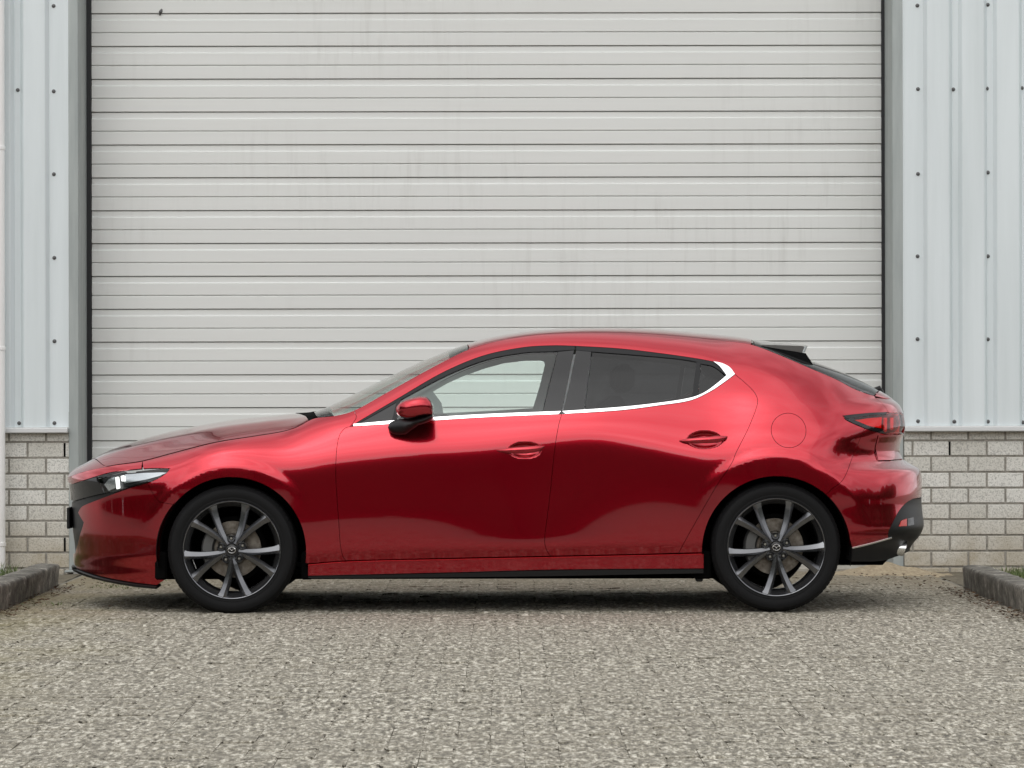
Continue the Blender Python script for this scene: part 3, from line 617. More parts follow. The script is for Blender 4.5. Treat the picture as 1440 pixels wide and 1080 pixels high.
def panel(name, loop, material, parent, inset=0.0024, off=0.0, flange=0.012, step=0.022, holes=(), refine=(), both=True, far=False):
    """skin panel cut out of the body surface: exact outline, returned edge"""
    P = dedup(loop); P = np.stack([c_of(P[:, 0], P[:, 1]), P[:, 1]], 1)
    P = dedup(offset_poly(P, inset)) if inset else P
    HL = []
    for h in holes:
        h = dedup(h); h = np.stack([c_of(h[:, 0], h[:, 1]), h[:, 1]], 1); HL.append(offset_poly(h, -inset))
    lo, hi = P.min(0), P.max(0); G = []
    gx, gz = np.meshgrid(np.arange(lo[0], hi[0], step), np.arange(lo[1], hi[1], step*0.6)); G.append(np.stack([gx.ravel(), gz.ravel()], 1))
    for (x_, z_, rx, rz, st) in refine:
        gx, gz = np.meshgrid(np.arange(x_-rx, x_+rx, st), np.arange(z_-rz, z_+rz, st)); G.append(np.stack([gx.ravel(), gz.ravel()], 1)+np.random.uniform(-1e-4, 1e-4, (gx.size, 2)))
    G = np.concatenate(G); k_ = inside(G[:, 0], G[:, 1], P)
    for h in HL: k_ &= ~inside(G[:, 0], G[:, 1], h)
    G = G[k_]
    # keep grid points away from the outlines
    B = np.concatenate([P]+HL)
    if len(G):
        dmin = np.full(len(G), 9.0)
        for b in B: dmin = np.minimum(dmin, np.hypot(G[:, 0]-b[0], G[:, 1]-b[1]))
        G = G[dmin > 0.0035]
    V = np.concatenate([P]+HL+[G]); E = []; b0 = 0
    for Q in [P]+HL:
        n = len(Q); E += [(b0+i, b0+(i+1) % n) for i in range(n)]; b0 += n
    vo, eo, fo, ov, oe, of = delaunay_2d_cdt([Vector((float(a), float(b))) for a, b in V], E, [], 0, 1e-7)
    VO = np.array([v[:] for v in vo]); T = np.array([list(f_) for f_ in fo if len(f_) == 3]); ce = VO[T].mean(1)
    k_ = inside(ce[:, 0], ce[:, 1], P)
    for h in HL: k_ &= ~inside(ce[:, 0], ce[:, 1], h)
    T = T[k_]
    p3 = P3(VO[:, 0], VO[:, 1]); n3 = N3(VO[:, 0], VO[:, 1]); p3 = p3+n3*off
    verts = p3.tolist(); faces = []; ln = []
    def area2(t): a, b, c_ = VO[t]; return (b[0]-a[0])*(c_[1]-a[1])-(b[1]-a[1])*(c_[0]-a[0])
    used = set()
    from collections import Counter
    cnt = Counter()
    for t in T:
        t = [int(q) for q in t]
        if area2(t) < 0: t = t[::-1]
        if abs(area2(t)) < 1e-12: continue
        faces.append(t); ln += [n3[q] for q in t]
        for a, b in ((t[0], t[1]), (t[1], t[2]), (t[2], t[0])): cnt[(a, b)] += 1
    bd = [e_ for e_ in cnt if (e_[1], e_[0]) not in cnt]
    if flange:
        # rolled edge: a narrow shoulder then the return
        idx = {}
        cenv = {}
        for a, b in bd:
            for q in (a, b):
                if q not in idx:
                    idx[q] = len(verts); verts.append((p3[q]-n3[q]*flange).tolist())
        for a, b in bd:
            faces.append([b, a, idx[a], idx[b]]); fn = np.cross(p3[a]-p3[b], -n3[a]); fn = fn/max(np.linalg.norm(fn), 1e-9)
            mixn = [n3[b]*0.25+fn, n3[a]*0.25+fn, fn, fn]; ln += [q/max(np.linalg.norm(q), 1e-9) for q in mixn]
    ob = None if far else mk(name, verts, faces, material, parent, True, normals=[tuple(map(float, q)) for q in ln])
    if both or far:
        vf = [(v[0], -v[1], v[2]) for v in verts]; ff = [f_[::-1] for f_ in faces]; l2 = []; i = 0
        for f_ in faces:
            l2 += [(float(ln[i+q][0]), -float(ln[i+q][1]), float(ln[i+q][2])) for q in range(len(f_)-1, -1, -1)]; i += len(f_)
        mk(name, vf, ff, material, parent, True, normals=l2)
    return ob
def strip(name, A, B_, material, parent, off=0.0, th=0.004, both=True):
    """thin trim strip between two surface curves"""
    n = max(len(A), len(B_)); 
    def rs(Q):
        Q = np.array(Q); s_ = np.concatenate([[0], np.cumsum(np.hypot(*np.diff(Q, axis=0).T))]); t = np.linspace(0, s_[-1], n); return np.stack([np.interp(t, s_, Q[:, 0]), np.interp(t, s_, Q[:, 1])], 1)
    A, B_ = rs(A), rs(B_)
    return panel(name, [tuple(p) for p in A]+[tuple(p) for p in B_[::-1]], material, parent, inset=0, off=off, flange=th+off, step=0.03, both=both)

car = empty('parked_car', (0, 0, 0)); tag(car, 'glossy red five door hatchback with dark alloy wheels parked side-on before the grey door', 'car')
# ---- shared outlines, traced from the photograph
DF = [(492,599.5),(485,601.7),(479,608.6),(475.5,618),(472.8,638),(472,671),(474,704),(476.4,738),(478.3,765.5),(481.7,782),(486,788)]
DM = [(790,582.5),(786,596),(781,624),(777.5,654),(772.8,699),(767.8,738),(765.5,757),(766.4,768),(770,777),(774,782)]
DR = [(1033.6,527),(1049,540),(1061,552.5),(1065.5,563.6),(1063,576),(1051.7,604),(1035,637),(1029,651.7),(1006.7,685),(984,724),(962,763),(954,778)]
BELT1 = [(492,599.5),(555,595.6),(608,591.4),(680,587),(790,582.5)]
BELT2 = [(790,582.5),(871,577.5),(927,570.6),(971,563.6),(999,551),(1018,538.6),(1033.6,527)]
BUP1 = [(497,596.2),(555,591.2),(608,587),(680,582.8),(789,578.6)]
BUP2 = [(790.6,578.6),(871,573),(927,567),(971,560),(990.6,552.5),(1010,538.6),(1021.7,528.5)]
WTOP1 = [(492,599.5),(560.5,559.5),(624,523),(680,500),(735.5,488.6),(777,486),(809,486.7)]
WTOP2 = [(809,486.7),(871,490.5),(927,497),(982,505),(1003,509)]
CTIP = [(1003,509),(1015.6,511.7),(1026.7,517.8),(1033.6,527)]
SLF = [(433,792),(486,788)]; SL1 = [(486,788),(642,784.5),(774,782)]; SL2 = [(774,782),(907,779.4),(954,778)]; SL3 = [(954,778),(989,777.5)]
HT = [(100.8,680),(131.7,670),(156.7,663),(190,659),(215,657.5),(239,658)]
HB = [(239,658),(233,665),(220,673),(206.7,678.5),(181.7,685),(156.7,691.7),(145,693),(123,698),(102.5,703.5)]
TLT = [(1185,585.6),(1200,583.8),(1222,581.8),(1244,580.7)]
TLB = [(1185,585.6),(1189,591),(1200,596.7),(1215.6,603.5)]
TLB2 = [(1215.6,603.5),(1222,605.6),(1242,611)]
RBS = [(1215.6,603.5),(1200,640),(1185.5,675),(1166,691)]
FBS = [(206.7,678.5),(213,690),(223,704),(231.7,706.7),(243,708)]
c_DF, c_DM, c_DR = C(DF), C(DM), C(DR)
c_b1, c_b2, c_bu1, c_bu2 = C(BELT1), C(BELT2), C(BUP1), C(BUP2)
c_w1, c_w2, c_tip = C(WTOP1), C(WTOP2), C(CTIP)
c_slf, c_sl1, c_sl2, c_sl3 = C(SLF), C(SL1), C(SL2), C(SL3)
c_ht, c_hb, c_tlt, c_tlb, c_tlb2, c_rbs, c_fbs = C(HT, step=3), C(HB, step=3), C(TLT, step=3), C(TLB, step=3), C(TLB2, step=3), C(RBS), C(FBS)
def rline(x0, x1, st=0.02):
    n = max(2, int(abs(x1-x0)/st)); return [(x0+(x1-x0)*i/n, float(np.interp(x0+(x1-x0)*i/n, XS, l_r))) for i in range(n+1)]
def ang(p, xc): return math.degrees(math.atan2(p[1]-ZC, p[0]-xc))
def rpx(p): # x on the ridge line nearest a photo column
    for q in RL: pass
    xs = [pw(q, q[2])[0] for q in RL]; pp = [q[0] for q in RL]; return float(np.interp(p, pp, xs))
for cv, xc in ((c_rbs, XR), (c_fbs, XF)):      # seams end exactly on the wheel arch
    a_ = R(ang(cv[-1], xc)); cv[-1] = (xc+AR*math.cos(a_), ZC+AR*math.sin(a_))
paint = M['paint']
# front wing
aF1 = ang(c_slf[0], XF); aF0 = ang(c_fbs[-1], XF)
if aF1 > 0: aF1 = -5
hx = hit((199, 658.4)); k_ht = [p for p in c_ht if p[0] > hx[0]]
fend = arc(XF, aF1, aF0) + c_fbs[::-1][1:] + [p for p in c_hb if p[0] > c_fbs[0][0]+0.003][::-1] + k_ht[::-1][1:] + rline(hx[0], rpx(498)) + C([(498,577),(501,587),(492,599.5)]) + c_DF + c_slf[::-1][1:]
panel('front_wing', fend, paint, car)
# front door, rear door skins
panel('front_door', c_b1 + c_DM[1:] + c_sl1[::-1][1:] + c_DF[::-1][1:], paint, car, refine=[(H1[0], H1[1], 0.10, 0.055, 0.0055)])
panel('rear_door', c_b2 + c_DR[1:] + c_sl2[::-1][1:] + c_DM[::-1][1:], paint, car, refine=[(H2[0], H2[1], 0.11, 0.06, 0.0055)])
# body side: A-pillar, cantrail, quarter panel
aR0 = ang(c_sl3[-1], XR); aR1 = ang(c_rbs[-1], XR)
if aR0 < 0: aR0 += 360
tg = C([(1231,560.5),(1240,568),(1246,575),(1249,580.5)])
fx, fz = hit((1109, 606)); FR = 24.6/281
flap = [(fx+FR*math.cos(2*math.pi*i/56), fz+FR*math.sin(2*math.pi*i/56)*0.985) for i in range(56)]
side = rline(rpx(498), tg[0][0]-0.005) + tg + c_tlt[::-1][1:] + c_tlb[1:] + c_rbs[1:] + arc(XR, aR1, aR0)[1:] + c_sl3[::-1][1:] + c_DR[::-1][1:] + c_tip[::-1][1:] + c_w2[::-1][1:] + c_w1[::-1][1:] + C([(492,599.5),(501,587),(498,577)])[1:]
panel('body_side', side, paint, car, holes=[flap], refine=[(fx, fz, 0.1, 0.1, 0.012)])
panel('fuel_flap', flap, paint, car, both=False, step=0.015)
# sill cover and its black lower edge
c_sb = C([(433,808.6),(642,804),(780,800.5),(989,799.3)]); c_sbb = C([(433,812.5),(642,811.5),(780,810),(989,806.5)])
c_slall = C([(433,792.8),(486,788.8),(642,785.3),(774,782.8),(907,780.2),(989,778.3)])
panel('sill_cover', c_slall + c_sb[::-1], paint, car, inset=0.001, off=0.013, flange=0.03)
panel('sill_edge', C([(433,809.4),(642,804.8),(780,801.3),(989,800.1)]) + c_sbb[::-1], M['black_plastic'], car, off=0.010, flange=0.05)
# front bumper
zb_f = 0.19
c_gr = C([(206.7,678.5),(181.7,685.6),(150,697),(125,706.5),(114,712),(109.5,720)])
gtop = c_gr[-1]
def gw(z, zs, ws):           # point on the nose at a given half width
    w_ = float(np.interp(z, zs, ws)); xs_ = np.linspace(float(xf(z)), float(xf(z))+0.6, 600); ww = W(xs_, np.full(600, z)); return (float(np.interp(w_, ww, xs_)), z)
GZ = [0.27, 0.33, 0.40, 0.48, 0.54]; GWd = [0.30, 0.40, 0.47, 0.50, float(W(np.array([gtop[0]]), np.array([gtop[1]]))[0])]
GZ[-1] = gtop[1]; GZ[-2] = gtop[1]-0.05
gr_side = [gw(z, GZ, GWd) for z in np.linspace(gtop[1], 0.27, 10)]
c_fb = C([(103,796),(120,803),(150,811.5),(190,818.5),(220,822)]); fb0 = c_fb[0]
aFb = ang(c_fb[-1], XF); aFs = ang(c_fbs[-1], XF)
if aFb < 0: aFb += 360
bump = c_gr + gr_side[1:] + [gw(0.262, [0, 1], [0.2, 0.2]), (float(xf(0.26)), 0.26)] + cen(-1, [0.235, 0.215, 0.20]) + [gw(0.20, [0, 1], [0.3, 0.3])] + c_fb[1:] + arc(XF, aFb, aFs)[1:] + c_fbs[::-1][1:]
bpanel = panel('front_bumper', bump, paint, car, flange=0.02)
lip = cen(-1, [0.197, 0.178]) + [gw(0.178, [0, 1], [0.3, 0.3])] + C([(101,799.5),(120,807.5),(150,816),(190,823.5),(221,827)]) + C([(221,823),(190,819.5),(150,812.5),(120,804),(103,797)]) + [gw(0.197, [0, 1], [0.3, 0.3])]
panel('chin_lip', lip, M['black_plastic'], car, off=0.012, flange=0.05)
# upper nose strip over the lamps
nose_s = rline(float(xf(0.66))+0.004, hx[0]) + C([(199,655),(199,658.4)]) + [p for p in c_ht if p[0] <= hx[0]][::-1] + [(float(xf(c_ht[0][1])), c_ht[0][1])]
panel('nose_strip', nose_s, paint, car, off=0.0, step=0.015)
# grille and lamp surround
gl = [(float(xf(c_ht[0][1]-0.002)), c_ht[0][1]-0.002)] + [p for p in c_ht if p[0] < hit((134,669))[0]] + C([(134,669.5),(140,682),(145,693)]) + [p for p in c_hb if p[0] < hit((145,693))[0]] + [(float(xf(c_hb[-1][1])), c_hb[-1][1])]
panel('lamp_surround', gl, M['black_gloss'], car, off=-0.004, step=0.015)
gr = [(float(xf(c_hb[-1][1]-0.003)), c_hb[-1][1]-0.003)] + [p for p in c_hb[::-1] if p[0] < c_gr[0][0]-0.02] + c_gr[1:] + gr_side[1:] + [gw(0.262, [0, 1], [0.2, 0.2]), (float(xf(0.262)), 0.262)]
grille = panel('grille', gr, M['black_plastic'], car, off=-0.012, flange=0.03)
# headlamp: dark housing, reflectors, clear lens
hl = [p for p in c_ht if p[0] > hit((136,668.5))[0]] + [p for p in c_hb[1:] if p[0] > hit((146,693))[0]] + C([(145,693),(140,682),(135,669)])[1:]
lamp = panel('headlamp', hl, M['lens'], car, off=-0.002, step=0.012, flange=0.0)
M['spoiler'] = mat('spoiler_grey', (0.10, 0.095, 0.09), 0.3, 0, Coat_Weight=1.0)
M['lamp_house'] = mat('lamp_housing', (0.035, 0.036, 0.038), 0.25, 0.5)
M['lamp_refl'] = mat('lamp_reflector', (0.62, 0.64, 0.65), 0.22, 0.85)
panel('lamp_bowl', hl, M['lamp_house'], lamp, off=-0.030, step=0.015, flange=0, both=False)
panel('reflector', C([(172,664),(200,661.5),(225,661),(232,662),(222,667),(205,672),(185,676),(170,679)], False), M['lamp_refl'], lamp, off=-0.020, step=0.01, flange=0.01, both=False)
panel('reflector', C([(141,681),(148,672),(157,668),(158,686),(148,690)], False), M['lamp_refl'], lamp, off=-0.022, step=0.01, flange=0.01, both=False)
panel('lamp_light', C([(159.5,669.5),(163.5,668.2),(165,686),(161.3,687.5)], False), M['led'], lamp, off=-0.012, step=0.01, flange=0.01, both=False)
panel('lamp_light', C([(167,667.2),(172,666.2),(172.5,675.5),(168,675.5)], False), M['led'], lamp, off=-0.013, step=0.01, flange=0.01, both=False)
panel('lamp_fin', C([(158,692),(175,684),(200,676.5),(225,670),(206,677.5),(182,684.3)], False), M['black_gloss'], lamp, off=-0.006, step=0.012, flange=0.02, both=False)
# ---- glasshouse
G1T = [(562,562.5),(624.4,529.5),(680,507),(735.5,496),(784,494)]
c_g1t = C(G1T)
panel('front_window', c_g1t + C([(784,494),(773,536),(762.5,579.5)])[1:] + C([(762.5,579.6),(680,583),(608,587),(557,591)])[1:] + C([(557,591),(562,562.5)])[1:], M['glass'], car, inset=0, off=-0.006, flange=0)
panel('quarter_trim', C([(500,596.5),(530,579),(558,563.5),(551,591.3)], False), M['black_gloss'], car, inset=0, off=-0.004, flange=0.01)
panel('window_divider', C([(558,562.5),(563.5,559.6),(557.5,590.8),(551,591.3)], False), M['rubber_seal'], car, inset=0, off=-0.001, flange=0.012)
panel('window_frame', c_w1 + C([(809,486.7),(807.8,492)])[1:] + C([(807.8,492),(784,493.6)])[1:] + c_g1t[::-1][1:] + C([(562,562.5),(530,580.5),(500,597)])[1:], M['rubber_seal'], car, inset=0.001, off=-0.001, flange=0.014, step=0.015)
panel('pillar_trim', C([(784.5,494.5),(807.3,492.5),(798,538),(789.3,578.5),(763.3,579.4),(774,536)], False), M['black_gloss'], car, inset=0.0005, off=-0.002, flange=0.012)
panel('pillar_trim', C([(810.3,492.5),(831.7,494.6),(826,536),(821,576.2),(792,578.2),(801,538)], False), M['black_gloss'], car, inset=0.0005, off=-0.002, flange=0.012)
G2T = [(833,495),(899,500),(954.4,505.3),(979.4,509.6)]
panel('rear_window', C(G2T) + C([(979.4,509.6),(973.3,559.5)])[1:] + C([(973.3,559.5),(927,567),(871,573),(822.5,576)])[1:] + C([(822.5,576),(828,536),(833,495)])[1:-1], M['glass_dark'], car, inset=0, off=-0.006, flange=0)
panel('window_divider', C([(979.4,509.3),(985.5,511.5),(981.5,556.8),(973.5,559.6)], False), M['rubber_seal'], car, inset=0, off=-0.001, flange=0.012)
panel('quarter_window', C([(986,512.3),(1001.7,515.4),(1010,520.4),(1019.5,529),(1010,538.2),(996,549.4),(982,556.6)], False, 4), M['glass_dark'], car, inset=0, off=-0.006, flange=0)
c_wf2i = C([(810.3,492.3),(833,494.6),(899,499.8),(954.4,505),(979.4,509.2),(986,511.8),(1001.7,515),(1010,520),(1021.7,528.5)])
panel('window_frame', c_w2 + C([(1003,509.4),(1017,521),(1021.7,528.5)])[1:] + c_wf2i[::-1][1:] + C([(810.3,492.3),(809.4,487)])[1:], M['rubber_seal'], car, inset=0.001, off=-0.001, flange=0.014, step=0.015)
strip('chrome_strip', c_b1[1:-1], c_bu1, M['chrome'], car, off=0.004, th=0.006)
c_b2x = c_b2[1:] ; chro = c_b2[1:] + c_tip[::-1][1:] + C([(1003,509),(1012,516),(1021.7,528.5)])[1:] + c_bu2[::-1][1:]
panel('chrome_strip', chro, M['chrome'], car, inset=0.0006, off=0.004, flange=0.010, step=0.02)
# ---- top surfaces
def top_section(x_, n=40):
    r_ = float(np.interp(x_, XS, l_r)); w_ = float(W(np.array([x_]), np.array([r_]))[0]); return r_, w_
ZCP = sorted([pw((a, b), 0) for a, b in [(92,676),(98,668),(110,656.5),(128,647.5),(160,631),(200,617),(240,606),(300,594),(340,588),(380,584),(412,581),(440,579),(460,572.5),(500,553),(540,533),(580,514),(620,497),(655,484.5),(700,473),(750,466),(800,463),(850,462),(900,463),(950,466.5),(1000,471),(1050,477.5),(1075,486.5),(1100,496),(1145,511),(1180,524),(1210,538),(1235,552.5),(1243,558),(1249,562.5),(1256,569)]])
ZCA = np.array(crom(ZCP, 0.01)); 
def zc(x_): return float(np.interp(x_, ZCA[:, 0], ZCA[:, 1]))
def top_pt(x_, t):
    r_, w_ = top_section(x_); z1 = max(zc(x_), r_+0.0005); al = R(float(np.interp(x_, XS, a_r)))
    dz = z1-r_; h0 = min(0.36*w_, 0.85*dz/max(math.cos(al), 0.05)); h1 = 0.5*w_
    p0 = np.array([w_, r_]); p1 = p0+h0*np.array([-math.sin(al), math.cos(al)]); p3 = np.array([0, z1]); p2 = p3+np.array([h1, 0])
    if p1[0] < p2[0]*0.7: p1[0] = p2[0]*0.7
    q = (1-t)**3*p0+3*t*(1-t)**2*p1+3*t*t*(1-t)*p2+t**3*p3
    return (x_, -float(q[0]), float(q[1]))
def top_panel(name, xa, xb, material, nx=60, nt=30, off=0.0, edge=0.012, parent=None, ta=0.0, crease=None):
    """xa(t), xb(t): front and rear edge across the section, t=0 at the ridge, 1 on the centre line"""
    ts = [ta+(1-ta)*(i/nt) for i in range(nt+1)]; v = []; N_ = 2*nt+1
    for i in range(nx+1):
        row = []
        for t in ts:
            x_ = xa(t)+(xb(t)-xa(t))*i/nx; p = top_pt(x_, t); 
            if crease: p = (p[0], p[1], p[2]+crease(x_, t))
            row.append(p)
        v += row + [(p[0], -p[1], p[2]) for p in row[-2::-1]]
    f = []
    for i in range(nx):
        for j in range(N_-1): f.append((i*N_+j, (i+1)*N_+j, (i+1)*N_+j+1, i*N_+j+1))
    me = bpy.data.meshes.new('tmp'); me.from_pydata(v, [], f); me.update(); nn = [w_.normal.copy() for w_ in me.vertices]; bpy.data.meshes.remove(me)
    if off: v = [tuple(np.array(p)+np.array(nn[i])*off) for i, p in enumerate(v)]
    if edge:
        ring = [j for j in range(N_)] + [i*N_+N_-1 for i in range(1, nx+1)] + [nx*N_+j for j in range(N_-2, -1, -1)] + [i*N_ for i in range(nx-1, 0, -1)]
        b0 = len(v); v += [tuple(np.array(v[q])-np.array(nn[q])*edge) for q in ring]
        for q in range(len(ring)): q2 = (q+1) % len(ring); f.append((ring[q], ring[q2], b0+q2, b0+q))
    return mk(name, v, f, material, parent or car, True, sharp=50)
def X0(p): return pw((p, 600), 0)[0]
def lin(a, b, e=1.0): return lambda t: a+(b-a)*(t**e)
nose_x = float(xf(0.66))+0.006
bon_f = lambda t: rpx(152)+(X0(129)-rpx(152))*t**0.6
def bon_crease(x_, t):      # the raised swage along the bonnet
    k_ = np.interp(x_, [-2.2, -1.9, -1.2, -1.0], [0.0, 1.0, 1.0, 0.3]); return 0.006*k_*math.exp(-((t-0.33)/0.10)**2)
top_panel('nose_cap', lambda t: nose_x, lambda t: bon_f(t)-0.004, paint, nx=24, edge=0.01)
top_panel('bonnet', bon_f, lambda t: rpx(433)+(X0(414)-rpx(433))*t**1.5, paint, nx=90, edge=0.014, ta=0.012, crease=bon_crease)
top_panel('cowl', lambda t: rpx(434.5)+(X0(416)-rpx(434.5))*t**1.5, lambda t: rpx(446)+(X0(441)-rpx(446))*t, M['void'], nx=10, off=0.002)
ws_f = lambda t: rpx(444)+(X0(439)-rpx(444))*t; ws_r = lambda t: rpx(659)+(X0(654)-rpx(659))*t
top_panel('windscreen', ws_f, ws_r, M['glass_screen'], nx=60, edge=0, off=-0.002, ta=0.02)
rf = lambda t: ws_r(t)+0.006
top_panel('roof', rf, lambda t: rpx(1056)+(X0(1052)-rpx(1056))*t, paint, nx=80, edge=0.015, ta=0.0)
top_panel('tailgate_glass', lambda t: rpx(1062), lambda t: rpx(1226)+(X0(1238)-rpx(1226))*t**0.8, M['glass_dark'], nx=50, edge=0, off=-0.003, ta=0.02)
top_panel('tailgate_lip', lambda t: rpx(1227.5)+(X0(1239.5)-rpx(1227.5))*t**0.8, lambda t: X0(1247.5), paint, nx=10, edge=0.008, ta=0.0)
# dark frit band behind the head of the windscreen and an inner mirror
top_panel('sun_band', lambda t: rpx(632)+(X0(628)-rpx(632))*t, ws_r, M['glass_dark'], nx=8, edge=0, off=-0.006, ta=0.03)
# tailgate between the lamps and above the bumper
def rw(z, w_):
    xs_ = np.linspace(float(xr(z)), float(xr(z))-0.6, 600); ww = W(xs_, np.full(600, z)); return (float(np.interp(w_, ww, xs_)), z)
z_t0 = tg[0][1]; z_t1 = tg[-1][1]
c_tl_in = [(1244,580.7),(1257.8,582),(1265,586.5)]
ltop = C(TLT+c_tl_in[1:], step=3); lbot = C(TLB+TLB2[1:]+[(1251,613),(1260,606.5),(1264,600)], step=3)
ztl1 = ltop[-1][1]; ztl0 = lbot[-1][1]
gate = tg + [rw(tg[-1][1]-0.004, 0.55), rw(tg[-1][1]-0.006, 0.35), rw(tg[-1][1]-0.006, 0.15)] + cen(1, [tg[-1][1]-0.006, 1.01, 1.03, 1.05]) + [rw(1.062, 0.2), rw(1.064, 0.35)]
panel('tailgate', gate, paint, car, flange=0.01)
zbt = hit((1245, 611.5))[1]-0.004; zbm = hit((1250, 648))[1]
gate2 = [rw(zbt, 0.62), rw(zbt, 0.45), rw(zbt, 0.2)] + cen(1, list(np.linspace(zbt, zbm, 6))) + [rw(zbm, 0.3), rw(zbm, 0.55), rw(zbm, 0.62), rw(zbm, 0.66)] + [rw(0.5*(zbt+zbm), 0.66)] + [rw(zbt, 0.66)]
panel('tailgate_panel', gate2, paint, car, flange=0.01, step=0.02)
ztp = tg[-1][1]-0.010
gate3 = [rw(ztp, 0.325), rw(ztp, 0.15)] + cen(1, list(np.linspace(ztp, zbt+0.004, 6))) + [rw(zbt+0.004, 0.15), rw(zbt+0.004, 0.325), rw(0.5*(ztp+zbt), 0.325)]
panel('tailgate_panel', gate3, paint, car, flange=0.01, step=0.02)
# tail lamp
tl = C(TLT) + [rw(hit((1246,581))[1], 0.60), rw(hit((1246,581))[1], 0.45), rw(hit((1246,581))[1]-0.01, 0.33), rw(hit((1246,600))[1], 0.33), rw(zbt+0.004, 0.45), rw(zbt+0.003, 0.60)] + C(TLB+TLB2[1:])[::-1]
tlo = panel('tail_lamp', tl, M['lens_red'], car, off=0.001, flange=0.0, step=0.012)
panel('lamp_bowl', tl, M['lamp_house'], tlo, off=-0.028, flange=0, step=0.015, both=False)
panel('lamp_trim', C([(1185,585.6),(1200,583.6),(1222,581.4),(1246,580.4),(1246,584),(1222,586),(1200,589),(1190,590)], False), M['black_gloss'], tlo, off=0.003, flange=0.006, step=0.01, both=False)
panel('lamp_trim', C([(1189,591),(1200,596.7),(1222,605.6),(1243,611.2),(1241,605),(1222,600),(1205,593),(1196,589.5)], False), M['black_gloss'], tlo, off=0.003, flange=0.006, step=0.01, both=False)
panel('lamp_glow_panel', C([(1203,590.5),(1222,587.5),(1243,586),(1242,603),(1226,600),(1212,595)], False), M['tail_inner'], tlo, off=-0.012, flange=0.01, step=0.01, both=False)
for (xa, xb, ya, yb) in ((1243.5, 1248.5, 588, 609), (1252.5, 1257.5, 588, 606.5)):
    q1 = C([(xa,ya),(xb,ya),(xb-0.3,yb-2),((xa+xb)/2,yb),(xa+0.3,yb-2)], False, 2)
    panel('lamp_ring', q1, M['lamp_refl'], tlo, inset=0, off=-0.004, flange=0.008, step=0.008, both=False)
    q2 = C([(xa+1.2,ya+1),(xb-1.2,ya+1),(xb-1.4,yb-4),((xa+xb)/2,yb-3),(xa+1.4,yb-4)], False, 2)
    panel('lamp_light', q2, M['tail_inner'], tlo, inset=0, off=-0.002, flange=0.006, step=0.008, both=False)
# rear bumper
c_rb = C([(1198,770.5),(1225,764),(1249,757.5)]); c_bk = C([(1249,757.5),(1249,750),(1256,734),(1265,718),(1275,707.5),(1284,702.5)])
zk = hit((1286, 702))[1]
aRb = ang(c_rb[0], XR); 
rbump = c_rbs[:1] + C([(1215.6,603.5),(1222,605.6),(1240,610.8)])[1:] + [rw(zbt-0.002, 0.665), rw(0.5*(zbt+zbm), 0.665), rw(zbm-0.004, 0.665), rw(zbm-0.005, 0.5), rw(zbm-0.006, 0.25)] + cen(1, list(np.linspace(zbm-0.006, zk, 7))) + [rw(zk, 0.2), rw(zk, 0.4)] + c_bk[::-1] + c_rb[::-1][1:] + arc(XR, aRb, aR1)[1:] + c_rbs[::-1][1:-1]
panel('rear_bumper', rbump, paint, car, flange=0.02, step=0.018)
zlow = hit((1270, 779))[1]
blk = c_bk + [rw(zk-0.004, 0.4), rw(zk-0.004, 0.2)] + cen(1, list(np.linspace(zk-0.004, zlow, 8))) + [rw(zlow, 0.3)] + C([(1266,782),(1240,790),(1197,791)]) + C([(1197,791),(1198,771.5)])[1:] + C([(1198,771.5),(1225,765),(1249,758.5)])[1:]
panel('rear_valance', blk, M['black_plastic'], car, off=-0.001, flange=0.05, step=0.018)
strip('valance_trim', C([(1198,770.2),(1225,763.8),(1253,756)]), C([(1198,772),(1225,765.6),(1253,757.6)]), M['silver'], car, off=0.004, th=0.006)
panel('rear_reflector', C([(1263.5,741.5),(1267,733),(1274.5,730),(1274.5,741)], False), mat('reflector_red', (0.55, 0.05, 0.04), 0.25), car, off=0.003, flange=0.01, step=0.01)
panel('fog_recess', C([(1275.5,730),(1284,728),(1285,739),(1275.5,741)], False), M['black_gloss'], car, off=0.002, flange=0.01, step=0.01)
# spoiler on the roof end
def spoiler():
    v, f = [], []; n = 26
    xa0, xb0 = rpx(1056)+0.004, pw((1136, 487), -0.2)[0]
    prof_ = []
    for j in range(2*n+1):
        s_ = -1+2*j/n/2 if False else -1+j/n
        wy = s_*0.545; a_ = abs(s_); te = a_**3
        xs_ = X0(1054)+0.003+(rpx(1058)+0.004-X0(1054)-0.003)*te; xe = X0(1136)-0.02-0.05*te
        z0 = top_pt(xs_, max(0.02, 1-a_*0.96))[2]; 
        z1 = pw((1136, 487), 0)[1]-0.012*te
        zf = z0-0.012
        ring = [(xs_, wy, z0), (xs_+(xe-xs_)*0.5, wy, z0+(z1-z0)*0.42), (xe-0.012, wy, z1+0.002), (xe, wy, z1-0.002), (xe-0.012, wy, z1-0.034), (xe-0.05, wy, z1-0.030), (xs_+(xe-xs_)*0.35, wy, z0-0.040), (xs_, wy, z0-0.016)]
        v += ring
    m_ = 8
    for j in range(2*n):
        for k_ in range(m_): f.append((j*m_+k_, j*m_+(k_+1) % m_, (j+1)*m_+(k_+1) % m_, (j+1)*m_+k_))
    f.append(tuple(range(m_))[::-1]); f.append(tuple(2*n*m_+k_ for k_ in range(m_)))
    o = mk('spoiler', v, f, M['spoiler'], car, True, sharp=35)
    bmx = bmesh.new(); bmx.from_mesh(o.data); bmesh.ops.recalc_face_normals(bmx, faces=bmx.faces); bmx.to_mesh(o.data); bmx.free()
    return o
spo = spoiler()
